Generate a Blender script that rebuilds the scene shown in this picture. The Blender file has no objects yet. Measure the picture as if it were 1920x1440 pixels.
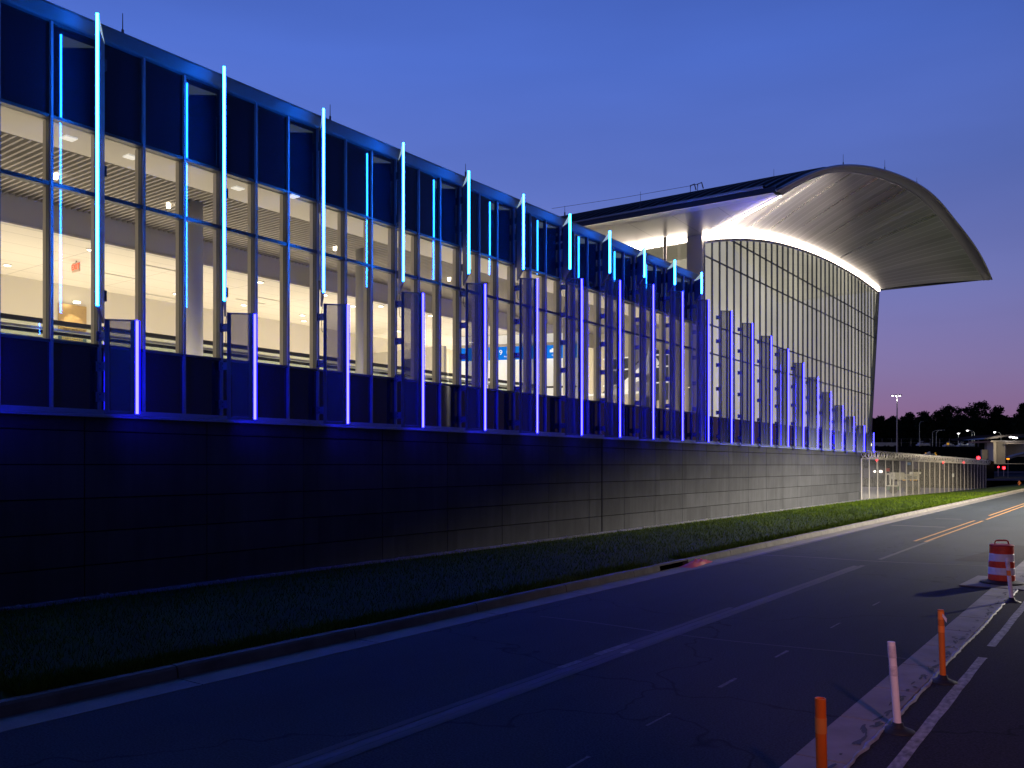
import bpy, math, random
from mathutils import Vector
R = math.radians
rnd = random.Random(7)
sc = bpy.context.scene
COL = sc.collection

# ------------------------------------------------------------------ camera
F = 1611.0                                  # focal length in photo pixels (1920 wide)
YAW = R(36.0); CS, SN = math.cos(YAW), math.sin(YAW)
EYE = 2.7; HZ = 872.0                       # eye height, horizon row in the photo
cam = bpy.data.cameras.new('camera'); camo = bpy.data.objects.new('camera', cam); COL.objects.link(camo)
camo.location = (0, 0, EYE); camo.rotation_euler = (R(90), 0, YAW)
cam.sensor_width = 36; cam.lens = 36 * F / 1920
cam.shift_y = (HZ - 720) / 1920; cam.clip_start = 0.1; cam.clip_end = 5000
sc.camera = camo

# ------------------------------------------------------------------ sky
world = bpy.data.worlds.new('World'); sc.world = world; world.use_nodes = True
nt = world.node_tree; N = nt.nodes; L = nt.links; N.clear()
def wn(t, **k):
    n = N.new(t)
    for a, b in k.items(): setattr(n, a, b)
    return n
out = wn('ShaderNodeOutputWorld'); bg = wn('ShaderNodeBackground'); L.new(bg.outputs[0], out.inputs[0])
sky = wn('ShaderNodeTexSky', sky_type='NISHITA', sun_disc=False, sun_elevation=R(-2.5), sun_rotation=R(-60))
tc = wn('ShaderNodeTexCoord'); sep = wn('ShaderNodeSeparateXYZ'); L.new(tc.outputs['Generated'], sep.inputs[0])
ramp = wn('ShaderNodeValToRGB'); L.new(sep.outputs['Z'], ramp.inputs[0])
def s2l(c): return tuple(((v/255)/12.92 if v/255 <= .04045 else ((v/255+.055)/1.055)**2.4) for v in c) + (1,)
stops = [(0.0, (142, 98, 134)), (0.05, (142, 108, 150)), (0.10, (131, 116, 165)), (0.19, (114, 120, 184)),
         (0.30, (92, 114, 194)), (0.42, (76, 107, 198)), (0.60, (46, 76, 160)), (1.0, (16, 38, 118))]
cr = ramp.color_ramp
while len(cr.elements) < len(stops): cr.elements.new(0.5)
for e, (p, c) in zip(cr.elements, stops): e.position = p; e.color = s2l(c)
# the afterglow lies behind the terminal: brighter towards -X, darker over the road side
dot = wn('ShaderNodeVectorMath', operation='DOT_PRODUCT'); L.new(tc.outputs['Generated'], dot.inputs[0])
dot.inputs[1].default_value = (-0.95, 0.31, 0)
mr = wn('ShaderNodeMapRange'); L.new(dot.outputs['Value'], mr.inputs[0])
mr.inputs[1].default_value = -0.4; mr.inputs[2].default_value = 0.95; mr.inputs[3].default_value = 0.46; mr.inputs[4].default_value = 1.13
nz = wn('ShaderNodeTexNoise'); nz.inputs['Scale'].default_value = 1.6; nz.inputs['Detail'].default_value = 4
mpn = wn('ShaderNodeMapping'); mpn.inputs['Scale'].default_value = (1, 1, 5); L.new(tc.outputs['Generated'], mpn.inputs[0]); L.new(mpn.outputs[0], nz.inputs[0])
mr2 = wn('ShaderNodeMapRange'); L.new(nz.outputs[0], mr2.inputs[0]); mr2.inputs[1].default_value = .3; mr2.inputs[2].default_value = .7
mr2.inputs[3].default_value = .90; mr2.inputs[4].default_value = 1.10
mm = wn('ShaderNodeMath', operation='MULTIPLY'); L.new(mr.outputs[0], mm.inputs[0]); L.new(mr2.outputs[0], mm.inputs[1])
mrb = wn('ShaderNodeMapRange'); L.new(dot.outputs['Value'], mrb.inputs[0]); mrb.inputs[1].default_value = .38; mrb.inputs[2].default_value = -.5
mrb.inputs[3].default_value = 0; mrb.inputs[4].default_value = .9
mxb = wn('ShaderNodeMix', data_type='RGBA'); L.new(mrb.outputs[0], mxb.inputs[0]); L.new(ramp.outputs[0], mxb.inputs[6]); mxb.inputs[7].default_value = (.006, .018, .11, 1)
vm = wn('ShaderNodeVectorMath', operation='SCALE'); L.new(mxb.outputs[2], vm.inputs[0]); L.new(mm.outputs[0], vm.inputs['Scale'])
vs = wn('ShaderNodeVectorMath', operation='SCALE'); L.new(sky.outputs[0], vs.inputs[0]); vs.inputs['Scale'].default_value = 0.02
va = wn('ShaderNodeVectorMath', operation='ADD'); L.new(vm.outputs[0], va.inputs[0]); L.new(vs.outputs[0], va.inputs[1])
L.new(va.outputs[0], bg.inputs[0]); bg.inputs[1].default_value = 1.0

# the last light of the set sun: very weak, very soft
sun = bpy.data.lights.new('sun', 'SUN'); suno = bpy.data.objects.new('sun', sun); COL.objects.link(suno)
sun.energy = 0.02; sun.angle = R(30); sun.color = (1, .7, .75); suno.rotation_euler = (R(80), 0, R(60))

sc.view_settings.view_transform = 'Standard'; sc.view_settings.look = 'None'
sc.view_settings.exposure = 0; sc.view_settings.gamma = 1
sc.cycles.use_denoising = True; sc.cycles.max_bounces = 8; sc.cycles.transparent_max_bounces = 24
sc.cycles.diffuse_bounces = 4; sc.cycles.glossy_bounces = 4; sc.cycles.sample_clamp_indirect = 8
sc.cycles.caustics_reflective = False; sc.cycles.caustics_refractive = False

# ------------------------------------------------------------------ materials
def mat(name, col=(.5, .5, .5), rough=.6, metal=0.0, emit=None, es=0, spec=.5, var=0.0, vs=2.0, bump=0.0, bs=40, stretch=(1, 1, 1), col2=None, coords='Object'):
    m = bpy.data.materials.new(name); m.use_nodes = True
    t = m.node_tree; b = t.nodes['Principled BSDF']
    b.inputs['Base Color'].default_value = (*col, 1); b.inputs['Roughness'].default_value = rough
    b.inputs['Metallic'].default_value = metal; b.inputs['Specular IOR Level'].default_value = spec
    if emit: b.inputs['Emission Color'].default_value = (*emit, 1); b.inputs['Emission Strength'].default_value = es
    tcn = t.nodes.new('ShaderNodeTexCoord'); mp = t.nodes.new('ShaderNodeMapping'); mp.inputs['Scale'].default_value = stretch
    t.links.new(tcn.outputs[coords], mp.inputs[0])
    if var or col2:
        n = t.nodes.new('ShaderNodeTexNoise'); n.inputs['Scale'].default_value = vs; n.inputs['Detail'].default_value = 6; n.inputs['Roughness'].default_value = .6
        t.links.new(mp.outputs[0], n.inputs[0])
        r = t.nodes.new('ShaderNodeValToRGB'); r.color_ramp.elements[0].position = .3; r.color_ramp.elements[1].position = .7
        c2 = col2 or tuple(min(1, c * (1 + var)) for c in col)
        c1 = tuple(c * (1 - var) for c in col) if not col2 else col
        r.color_ramp.elements[0].color = (*c1, 1); r.color_ramp.elements[1].color = (*c2, 1)
        t.links.new(n.outputs[0], r.inputs[0]); t.links.new(r.outputs[0], b.inputs['Base Color'])
    if bump:
        n2 = t.nodes.new('ShaderNodeTexNoise'); n2.inputs['Scale'].default_value = bs; n2.inputs['Detail'].default_value = 4
        t.links.new(mp.outputs[0], n2.inputs[0])
        bp = t.nodes.new('ShaderNodeBump'); bp.inputs['Strength'].default_value = bump; bp.inputs['Distance'].default_value = .02
        t.links.new(n2.outputs[0], bp.inputs['Height']); t.links.new(bp.outputs[0], b.inputs['Normal'])
    return m
def emis(name, col, s=1.0):
    m = bpy.data.materials.new(name); m.use_nodes = True; t = m.node_tree; t.nodes.clear()
    o = t.nodes.new('ShaderNodeOutputMaterial'); e = t.nodes.new('ShaderNodeEmission')
    e.inputs[0].default_value = (*col, 1); e.inputs[1].default_value = s; t.links.new(e.outputs[0], o.inputs[0]); return m
def glassmat(name, tint=(.9, .93, .95), k=1.7, rough=0.0, dirt=0.0):
    m = bpy.data.materials.new(name); m.use_nodes = True; t = m.node_tree; t.nodes.clear()
    o = t.nodes.new('ShaderNodeOutputMaterial'); mx = t.nodes.new('ShaderNodeMixShader')
    tr = t.nodes.new('ShaderNodeBsdfTransparent'); tr.inputs[0].default_value = (*tint, 1)
    gl = t.nodes.new('ShaderNodeBsdfGlossy'); gl.inputs['Roughness'].default_value = rough; gl.inputs[0].default_value = (1, 1, 1, 1)
    fr = t.nodes.new('ShaderNodeFresnel'); fr.inputs[0].default_value = 1.5
    mu = t.nodes.new('ShaderNodeMath'); mu.operation = 'MULTIPLY'; mu.inputs[1].default_value = k; mu.use_clamp = True
    t.links.new(fr.outputs[0], mu.inputs[0]); t.links.new(mu.outputs[0], mx.inputs[0])
    t.links.new(tr.outputs[0], mx.inputs[1]); t.links.new(gl.outputs[0], mx.inputs[2]); t.links.new(mx.outputs[0], o.inputs[0]); return m
def perf(name, col, alpha, rough=.5):
    m = bpy.data.materials.new(name); m.use_nodes = True; t = m.node_tree
    b = t.nodes['Principled BSDF']; b.inputs['Base Color'].default_value = (*col, 1); b.inputs['Roughness'].default_value = rough
    b.inputs['Metallic'].default_value = .3; b.inputs['Alpha'].default_value = alpha; return m
def node_tree(m): return m.node_tree, m.node_tree.nodes['Principled BSDF']

M = {}
M['asphalt'] = mat('asphalt', (.032, .039, .046), .88, var=.0, bump=.25, bs=60, spec=.12)
def finish_asphalt(m, tone=1.0):
    t, b = node_tree(m); tcn = t.nodes.new('ShaderNodeTexCoord')
    big = t.nodes.new('ShaderNodeTexNoise'); big.inputs['Scale'].default_value = .35; big.inputs['Detail'].default_value = 8; big.inputs['Roughness'].default_value = .65
    mp = t.nodes.new('ShaderNodeMapping'); mp.inputs['Scale'].default_value = (1, .25, 1); t.links.new(tcn.outputs['Object'], mp.inputs[0]); t.links.new(mp.outputs[0], big.inputs[0])
    fine = t.nodes.new('ShaderNodeTexNoise'); fine.inputs['Scale'].default_value = 45; fine.inputs['Detail'].default_value = 3; t.links.new(tcn.outputs['Object'], fine.inputs[0])
    r1 = t.nodes.new('ShaderNodeMapRange'); t.links.new(big.outputs[0], r1.inputs[0]); r1.inputs[1].default_value = .3; r1.inputs[2].default_value = .7; r1.inputs[3].default_value = .78 * tone; r1.inputs[4].default_value = 1.22 * tone
    r2 = t.nodes.new('ShaderNodeMapRange'); t.links.new(fine.outputs[0], r2.inputs[0]); r2.inputs[1].default_value = .3; r2.inputs[2].default_value = .7; r2.inputs[3].default_value = .55; r2.inputs[4].default_value = 1.45
    vor = t.nodes.new('ShaderNodeTexVoronoi'); vor.feature = 'DISTANCE_TO_EDGE'; vor.inputs['Scale'].default_value = .16
    wob = t.nodes.new('ShaderNodeTexNoise'); wob.inputs['Scale'].default_value = 1.2; t.links.new(tcn.outputs['Object'], wob.inputs[0])
    vadd = t.nodes.new('ShaderNodeVectorMath'); vadd.operation = 'ADD'; t.links.new(tcn.outputs['Object'], vadd.inputs[0])
    vsc = t.nodes.new('ShaderNodeVectorMath'); vsc.operation = 'SCALE'; vsc.inputs['Scale'].default_value = 1.4; t.links.new(wob.outputs['Color'], vsc.inputs[0]); t.links.new(vsc.outputs[0], vadd.inputs[1])
    t.links.new(vadd.outputs[0], vor.inputs[0])
    r3 = t.nodes.new('ShaderNodeMapRange'); t.links.new(vor.outputs[0], r3.inputs[0]); r3.inputs[1].default_value = 0.0; r3.inputs[2].default_value = .006; r3.inputs[3].default_value = .45; r3.inputs[4].default_value = 1.0
    m1 = t.nodes.new('ShaderNodeMath'); m1.operation = 'MULTIPLY'; t.links.new(r1.outputs[0], m1.inputs[0]); t.links.new(r2.outputs[0], m1.inputs[1])
    m2 = t.nodes.new('ShaderNodeMath'); m2.operation = 'MULTIPLY'; t.links.new(m1.outputs[0], m2.inputs[0]); t.links.new(r3.outputs[0], m2.inputs[1])
    v = t.nodes.new('ShaderNodeVectorMath'); v.operation = 'SCALE'; v.inputs[0].default_value = b.inputs['Base Color'].default_value[:3]
    t.links.new(m2.outputs[0], v.inputs['Scale']); t.links.new(v.outputs[0], b.inputs['Base Color'])
finish_asphalt(M['asphalt'])
M['asphalt_dark'] = mat('asphalt_dark', (.026, .026, .030), .9, bump=.3, bs=60, spec=.1); finish_asphalt(M['asphalt_dark'])
M['blackout'] = mat('blackout_paint', (.02, .02, .022), .7, var=.3, vs=8)
M['concrete'] = mat('concrete', (.20, .19, .18), .85, var=.22, vs=1.6, bump=.2, bs=30)
M['kerbc'] = mat('kerb_concrete', (.12, .11, .10), .85, var=.3, vs=2.2, bump=.3, bs=25)
M['apron'] = mat('apron_concrete', (.26, .25, .23), .85, var=.15, vs=.6)
M['paint'] = mat('worn_white_paint', (.34, .33, .31), .7, col2=(.07, .07, .07), vs=14, stretch=(1, .5, 1))
M['ghost'] = mat('ghost_line', (.036, .040, .046), .85, col2=(.047, .050, .055), vs=9, stretch=(1, .4, 1))
M['yellow'] = mat('yellow_paint', (.42, .19, .03), .7, col2=(.16, .09, .03), vs=9)
M['grass'] = mat('grass_ground', (.012, .026, .002), .95, col2=(.030, .050, .005), vs=1.3, spec=.1, bump=.6, bs=14)
M['blade'] = mat('grass_blade', (.030, .068, .003), .8, col2=(.10, .14, .012), vs=.9, spec=.03)
M['earth'] = mat('dark_earth', (.010, .008, .006), .95, spec=0, var=.4, vs=.3)
M['panel'] = mat('precast_panel', (.058, .060, .064), .7, var=.14, vs=1.1, bump=.05, bs=60, spec=.08, stretch=(1, 1, .6))
def panel_tone(m):
    t, b = node_tree(m); src = b.inputs['Base Color'].links[0].from_socket
    tcn = t.nodes.new('ShaderNodeTexCoord'); sx = t.nodes.new('ShaderNodeSeparateXYZ'); t.links.new(tcn.outputs['Object'], sx.inputs[0])
    cb = t.nodes.new('ShaderNodeCombineXYZ')
    for i, (o_, p_) in enumerate(((-10.26, 3.07), (-.49, .74))):
        a = t.nodes.new('ShaderNodeMath'); a.operation = 'ADD'; a.inputs[1].default_value = o_ + (20 if i == 0 else 0); t.links.new(sx.outputs[i+1], a.inputs[0])
        d = t.nodes.new('ShaderNodeMath'); d.operation = 'DIVIDE'; d.inputs[1].default_value = p_; t.links.new(a.outputs[0], d.inputs[0])
        f = t.nodes.new('ShaderNodeMath'); f.operation = 'FLOOR'; t.links.new(d.outputs[0], f.inputs[0]); t.links.new(f.outputs[0], cb.inputs[i])
    w = t.nodes.new('ShaderNodeTexWhiteNoise'); w.noise_dimensions = '2D'; t.links.new(cb.outputs[0], w.inputs['Vector'])
    r = t.nodes.new('ShaderNodeMapRange'); t.links.new(w.outputs['Value'], r.inputs[0]); r.inputs[3].default_value = .86; r.inputs[4].default_value = 1.14
    mp = t.nodes.new('ShaderNodeMapping'); mp.inputs['Scale'].default_value = (1, 3.5, .25); t.links.new(tcn.outputs['Object'], mp.inputs[0])
    n = t.nodes.new('ShaderNodeTexNoise'); n.inputs['Scale'].default_value = 1.0; n.inputs['Detail'].default_value = 5; t.links.new(mp.outputs[0], n.inputs[0])
    r2 = t.nodes.new('ShaderNodeMapRange'); t.links.new(n.outputs[0], r2.inputs[0]); r2.inputs[1].default_value = .3; r2.inputs[2].default_value = .7; r2.inputs[3].default_value = .9; r2.inputs[4].default_value = 1.1
    k = t.nodes.new('ShaderNodeMath'); k.operation = 'MULTIPLY'; t.links.new(r.outputs[0], k.inputs[0]); t.links.new(r2.outputs[0], k.inputs[1])
    v = t.nodes.new('ShaderNodeVectorMath'); v.operation = 'SCALE'; t.links.new(src, v.inputs[0]); t.links.new(k.outputs[0], v.inputs['Scale']); t.links.new(v.outputs[0], b.inputs['Base Color'])
panel_tone(M['panel'])
M['joint'] = mat('joint', (.006, .006, .006), .9, spec=0)
M['alu'] = mat('aluminium', (.22, .27, .36), .45, .25, var=.08, vs=3)
M['alu_dark'] = mat('dark_anodised', (.10, .11, .13), .4, .5)
M['alu_fin'] = mat('fin_aluminium', (.16, .18, .24), .5, .2, var=.08, vs=3)
M['spandrel'] = mat('spandrel_glass', (.006, .013, .035), .05, 0, spec=.6)
M['coping'] = mat('coping_metal', (.13, .18, .24), .5, .2, var=.1, vs=2)
M['int_mull'] = mat('interior_mullion', (.55, .52, .46), .5)
M['ceil'] = mat('ceiling_white', (.78, .74, .66), .8)
M['wallw'] = mat('interior_wall', (.70, .66, .56), .8)
M['beam'] = mat('bulkhead_grey', (.58, .56, .50), .7)
M['slat'] = mat('baffle', (.42, .39, .35), .6)
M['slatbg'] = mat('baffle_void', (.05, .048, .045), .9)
M['column'] = mat('column_paint', (.50, .50, .50), .45)
M['floor_in'] = mat('terrazzo', (.55, .5, .42), .5)
M['rail'] = mat('rubber_handrail', (.03, .03, .03), .4)
M['steel'] = mat('brushed_steel', (.5, .5, .5), .3, .9)
M['glass'] = glassmat('curtain_glass', tint=(.95, .96, .97), k=1.75)
M['railglass'] = glassmat('balustrade_glass', (.82, .9, .86), k=1.5)
M['perf'] = perf('perforated_sheet', (.13, .16, .24), .44)
M['cap'] = mat('cap_white', (.6, .6, .6), .5)
M['blade_top_glow'] = mat('glowing_blade_top', (.6, .62, .62), .5, emit=(.75, 1, 1), es=.38)  # emission put in for the light falling on the blade tops
M['violet'] = emis('violet_led', (.62, .54, 70), 1.0)
M['violet_side'] = emis('violet_halo', (.02, .01, 6), 1.0)  # saturated edge glow, stands in for the halo around the strip
M['cyan'] = emis('cyan_led', (.78, 14, 75), 1.0)
M['cyan_side'] = emis('cyan_halo', (0, .45, 6), 1.0)
M['warmled'] = emis('warm_led', (1, .83, .68), 26.0)
M['downlight'] = emis('downlight_lens', (1, .85, .6), 10.0)
M['exit'] = emis('exit_red', (1, .09, .03), 2.2)
M['exitface'] = mat('exit_face', (.75, .55, .45), .5)
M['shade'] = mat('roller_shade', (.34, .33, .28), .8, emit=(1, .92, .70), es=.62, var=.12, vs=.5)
t_, b_ = node_tree(M['shade'])     # uneven glow put into the blinds, standing in for lamps behind them
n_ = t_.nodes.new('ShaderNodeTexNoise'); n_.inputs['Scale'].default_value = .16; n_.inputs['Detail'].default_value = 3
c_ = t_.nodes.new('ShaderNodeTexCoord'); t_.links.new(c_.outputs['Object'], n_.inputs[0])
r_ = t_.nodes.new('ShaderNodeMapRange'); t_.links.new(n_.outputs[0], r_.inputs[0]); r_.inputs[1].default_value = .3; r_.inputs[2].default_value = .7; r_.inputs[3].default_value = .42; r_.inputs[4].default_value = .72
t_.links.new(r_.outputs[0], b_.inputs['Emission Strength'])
M['roofmetal'] = mat('roof_metal', (.06, .065, .085), .45, .6)
M['fascia'] = mat('fascia_metal', (.34, .34, .33), .4, .6)
M['eave'] = mat('eave_metal', (.55, .53, .53), .45, .3)
M['black'] = mat('black_rubber', (.015, .015, .015), .6)
M['orange'] = mat('orange_plastic', (.95, .17, .008), .45, var=.10, vs=9, stretch=(1, 1, .4))
M['orange_dk'] = mat('orange_plastic_aged', (.70, .17, .012), .5)
M['whitep'] = mat('white_plastic', (.80, .76, .76), .45, var=.06, vs=6)
M['reflo'] = mat('orange_sheeting', (1.0, .30, .05), .3)
M['reflw'] = mat('silver_sheeting', (.62, .58, .6), .35, var=.2, vs=30)
M['drumo'] = mat('drum_orange', (.75, .07, .02), .35, var=.15, vs=14)
M['drumw'] = mat('drum_white', (.80, .77, .78), .35, var=.08, vs=14)
M['plate'] = mat('steel_plate', (.13, .12, .12), .6, .3, var=.2, vs=3)
M['galv'] = mat('galvanised', (.50, .47, .42), .5, .3)
M['razor'] = mat('razor_wire', (.80, .74, .60), .5, .2)
M['bark'] = mat('bark', (.05, .04, .03), .9)
M['leaf'] = mat('leaves', (.012, .020, .010), .8, col2=(.028, .040, .016), vs=.5, spec=.1)
M['redtarp'] = mat('red_tarp', (.55, .03, .04), .6)
M['genie'] = mat('cream_paint', (.62, .60, .48), .5)
M['tyre'] = mat('tyre', (.02, .02, .02), .8)
M['greenp'] = mat('green_grating', (.10, .22, .12), .6)
M['bluetxt'] = mat('blue_grey_lettering', (.12, .17, .22), .6)
M['yellowp'] = mat('amber_paint', (.8, .45, .05), .5, emit=(1, .5, .05), es=.5)
M['redlens'] = emis('red_lens', (1, .02, .03), 9.0)
M['whitelens'] = emis('white_lens', (1, .95, .95), 14.0)
M['headl'] = emis('headlight_lens', (1, .8, .65), 9.0)
M['amber'] = emis('amber_lens', (1, .3, .02), 2.5)
M['white_eq'] = mat('white_equipment', (.6, .62, .6), .5, var=.1, vs=2)
M['hydr'] = mat('hydrant_paint', (.75, .22, .04), .5)
M['signblue'] = emis('sign_blue', (.004, .19, .75), 1.15)
M['signwhite'] = emis('sign_white', (1, 1, .95), 1.2)
M['signglow'] = emis('sign_glow', (1, .93, .78), 1.3)
M['gold'] = mat('bronze_panel', (.55, .38, .17), .35, .5, var=.1, vs=5)
M['plaque'] = mat('plaque_blue', (.07, .11, .14), .5)
M['goldtxt'] = mat('gold_lettering', (.6, .38, .12), .4, emit=(1, .6, .2), es=.15)
M['darktxt'] = mat('dark_lettering', (.08, .05, .03), .5)
M['navy'] = mat('navy_panel', (.03, .04, .06), .5)
M['redpaint'] = mat('red_paint', (.55, .04, .03), .5)
M['white_glow'] = mat('self_lit_white', (.8, .8, .78), .5, emit=(1, .96, .86), es=.5)  # emission added to brighten walls, rails and tops at the concourse end

M['spandrel'].node_tree.nodes['Principled BSDF'].inputs['Coat Weight'].default_value = 1.0
# soffit metal with streaks running outward
def soffit_mat():
    m = mat('vault_soffit', (.40, .39, .385), .30, .75)
    t, b = node_tree(m)
    uv = t.nodes.new('ShaderNodeTexCoord'); mp = t.nodes.new('ShaderNodeMapping'); mp.inputs['Scale'].default_value = (46, .25, 1)
    n = t.nodes.new('ShaderNodeTexNoise'); n.inputs['Scale'].default_value = 1.0; n.inputs['Detail'].default_value = 0
    t.links.new(uv.outputs['UV'], mp.inputs[0]); t.links.new(mp.outputs[0], n.inputs[0])
    r = t.nodes.new('ShaderNodeMapRange'); t.links.new(n.outputs[0], r.inputs[0]); r.inputs[1].default_value = .3; r.inputs[2].default_value = .7; r.inputs[3].default_value = .26; r.inputs[4].default_value = .40
    t.links.new(r.outputs[0], b.inputs['Roughness'])
    sx = t.nodes.new('ShaderNodeSeparateXYZ'); t.links.new(uv.outputs['UV'], sx.inputs[0])
    mu = t.nodes.new('ShaderNodeMath'); mu.operation = 'MULTIPLY_ADD'; mu.inputs[1].default_value = 44; mu.inputs[2].default_value = .3; t.links.new(sx.outputs[0], mu.inputs[0])
    fr = t.nodes.new('ShaderNodeMath'); fr.operation = 'FRACT'; t.links.new(mu.outputs[0], fr.inputs[0])
    gt = t.nodes.new('ShaderNodeMath'); gt.operation = 'GREATER_THAN'; gt.inputs[1].default_value = .12; t.links.new(fr.outputs[0], gt.inputs[0])
    fl = t.nodes.new('ShaderNodeMath'); fl.operation = 'FLOOR'; t.links.new(mu.outputs[0], fl.inputs[0])
    wn_ = t.nodes.new('ShaderNodeTexWhiteNoise'); wn_.noise_dimensions = '1D'; t.links.new(fl.outputs[0], wn_.inputs['W'])
    mr_ = t.nodes.new('ShaderNodeMapRange'); t.links.new(wn_.outputs['Value'], mr_.inputs[0]); mr_.inputs[3].default_value = .32; mr_.inputs[4].default_value = .46
    mj = t.nodes.new('ShaderNodeMath'); mj.operation = 'MULTIPLY'; t.links.new(mr_.outputs[0], mj.inputs[0])
    gm = t.nodes.new('ShaderNodeMapRange'); t.links.new(gt.outputs[0], gm.inputs[0]); gm.inputs[3].default_value = 1.5; gm.inputs[4].default_value = 1.0
    t.links.new(gm.outputs[0], mj.inputs[1])
    cb = t.nodes.new('ShaderNodeCombineColor')
    for i in range(3): t.links.new(mj.outputs[0], cb.inputs[i])
    t.links.new(cb.outputs[0], b.inputs['Base Color'])
    ao = t.nodes.new('ShaderNodeTangent'); ao.direction_type = 'UV_MAP'; t.links.new(ao.outputs[0], b.inputs['Tangent'])
    b.inputs['Anisotropic'].default_value = 0
    return m
M['soffit'] = soffit_mat()
def grid_mat(name, col, rough, metal, axis_pitch, w=.02, dark=.5):
    m = mat(name, col, rough, metal); t, b = node_tree(m)
    tcn = t.nodes.new('ShaderNodeTexCoord'); sx = t.nodes.new('ShaderNodeSeparateXYZ'); t.links.new(tcn.outputs['Object'], sx.inputs[0])
    last = None
    for ax, p in axis_pitch:
        d = t.nodes.new('ShaderNodeMath'); d.operation = 'DIVIDE'; d.inputs[1].default_value = p; t.links.new(sx.outputs[ax], d.inputs[0])
        f = t.nodes.new('ShaderNodeMath'); f.operation = 'FRACT'; t.links.new(d.outputs[0], f.inputs[0])
        g = t.nodes.new('ShaderNodeMath'); g.operation = 'GREATER_THAN'; g.inputs[1].default_value = w / p; t.links.new(f.outputs[0], g.inputs[0])
        if last:
            k = t.nodes.new('ShaderNodeMath'); k.operation = 'MULTIPLY'; t.links.new(last.outputs[0], k.inputs[0]); t.links.new(g.outputs[0], k.inputs[1]); last = k
        else: last = g
    mx = t.nodes.new('ShaderNodeMix'); mx.data_type = 'RGBA'; t.links.new(last.outputs[0], mx.inputs[0])
    mx.inputs[6].default_value = (*[c * dark for c in col], 1); mx.inputs[7].default_value = (*col, 1)
    t.links.new(mx.outputs[2], b.inputs['Base Color']); return m
M['tile'] = grid_mat('ceiling_tile', (.80, .76, .66), .8, 0, [(0, 1.22), (1, 3.05)], .025, .6)
M['flatsoffit'] = grid_mat('flat_soffit', (.50, .49, .47), .35, .5, [(0, 2.4), (1, 40.0)], .05, .6)
def chain_mat():
    m = mat('chain_link', (.26, .255, .25), .5, .3); t, b = node_tree(m)
    tcn = t.nodes.new('ShaderNodeTexCoord'); sx = t.nodes.new('ShaderNodeSeparateXYZ'); t.links.new(tcn.outputs['Object'], sx.inputs[0])
    gs = []
    for op in ('ADD', 'SUBTRACT'):
        a = t.nodes.new('ShaderNodeMath'); a.operation = op; t.links.new(sx.outputs[1], a.inputs[0]); t.links.new(sx.outputs[2], a.inputs[1])
        d = t.nodes.new('ShaderNodeMath'); d.operation = 'DIVIDE'; d.inputs[1].default_value = .07; t.links.new(a.outputs[0], d.inputs[0])
        f = t.nodes.new('ShaderNodeMath'); f.operation = 'FRACT'; t.links.new(d.outputs[0], f.inputs[0])
        g = t.nodes.new('ShaderNodeMath'); g.operation = 'LESS_THAN'; g.inputs[1].default_value = .24; t.links.new(f.outputs[0], g.inputs[0]); gs.append(g)
    k = t.nodes.new('ShaderNodeMath'); k.operation = 'MAXIMUM'; t.links.new(gs[0].outputs[0], k.inputs[0]); t.links.new(gs[1].outputs[0], k.inputs[1])
    t.links.new(k.outputs[0], b.inputs['Alpha']); return m
M['chain'] = chain_mat()

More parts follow.
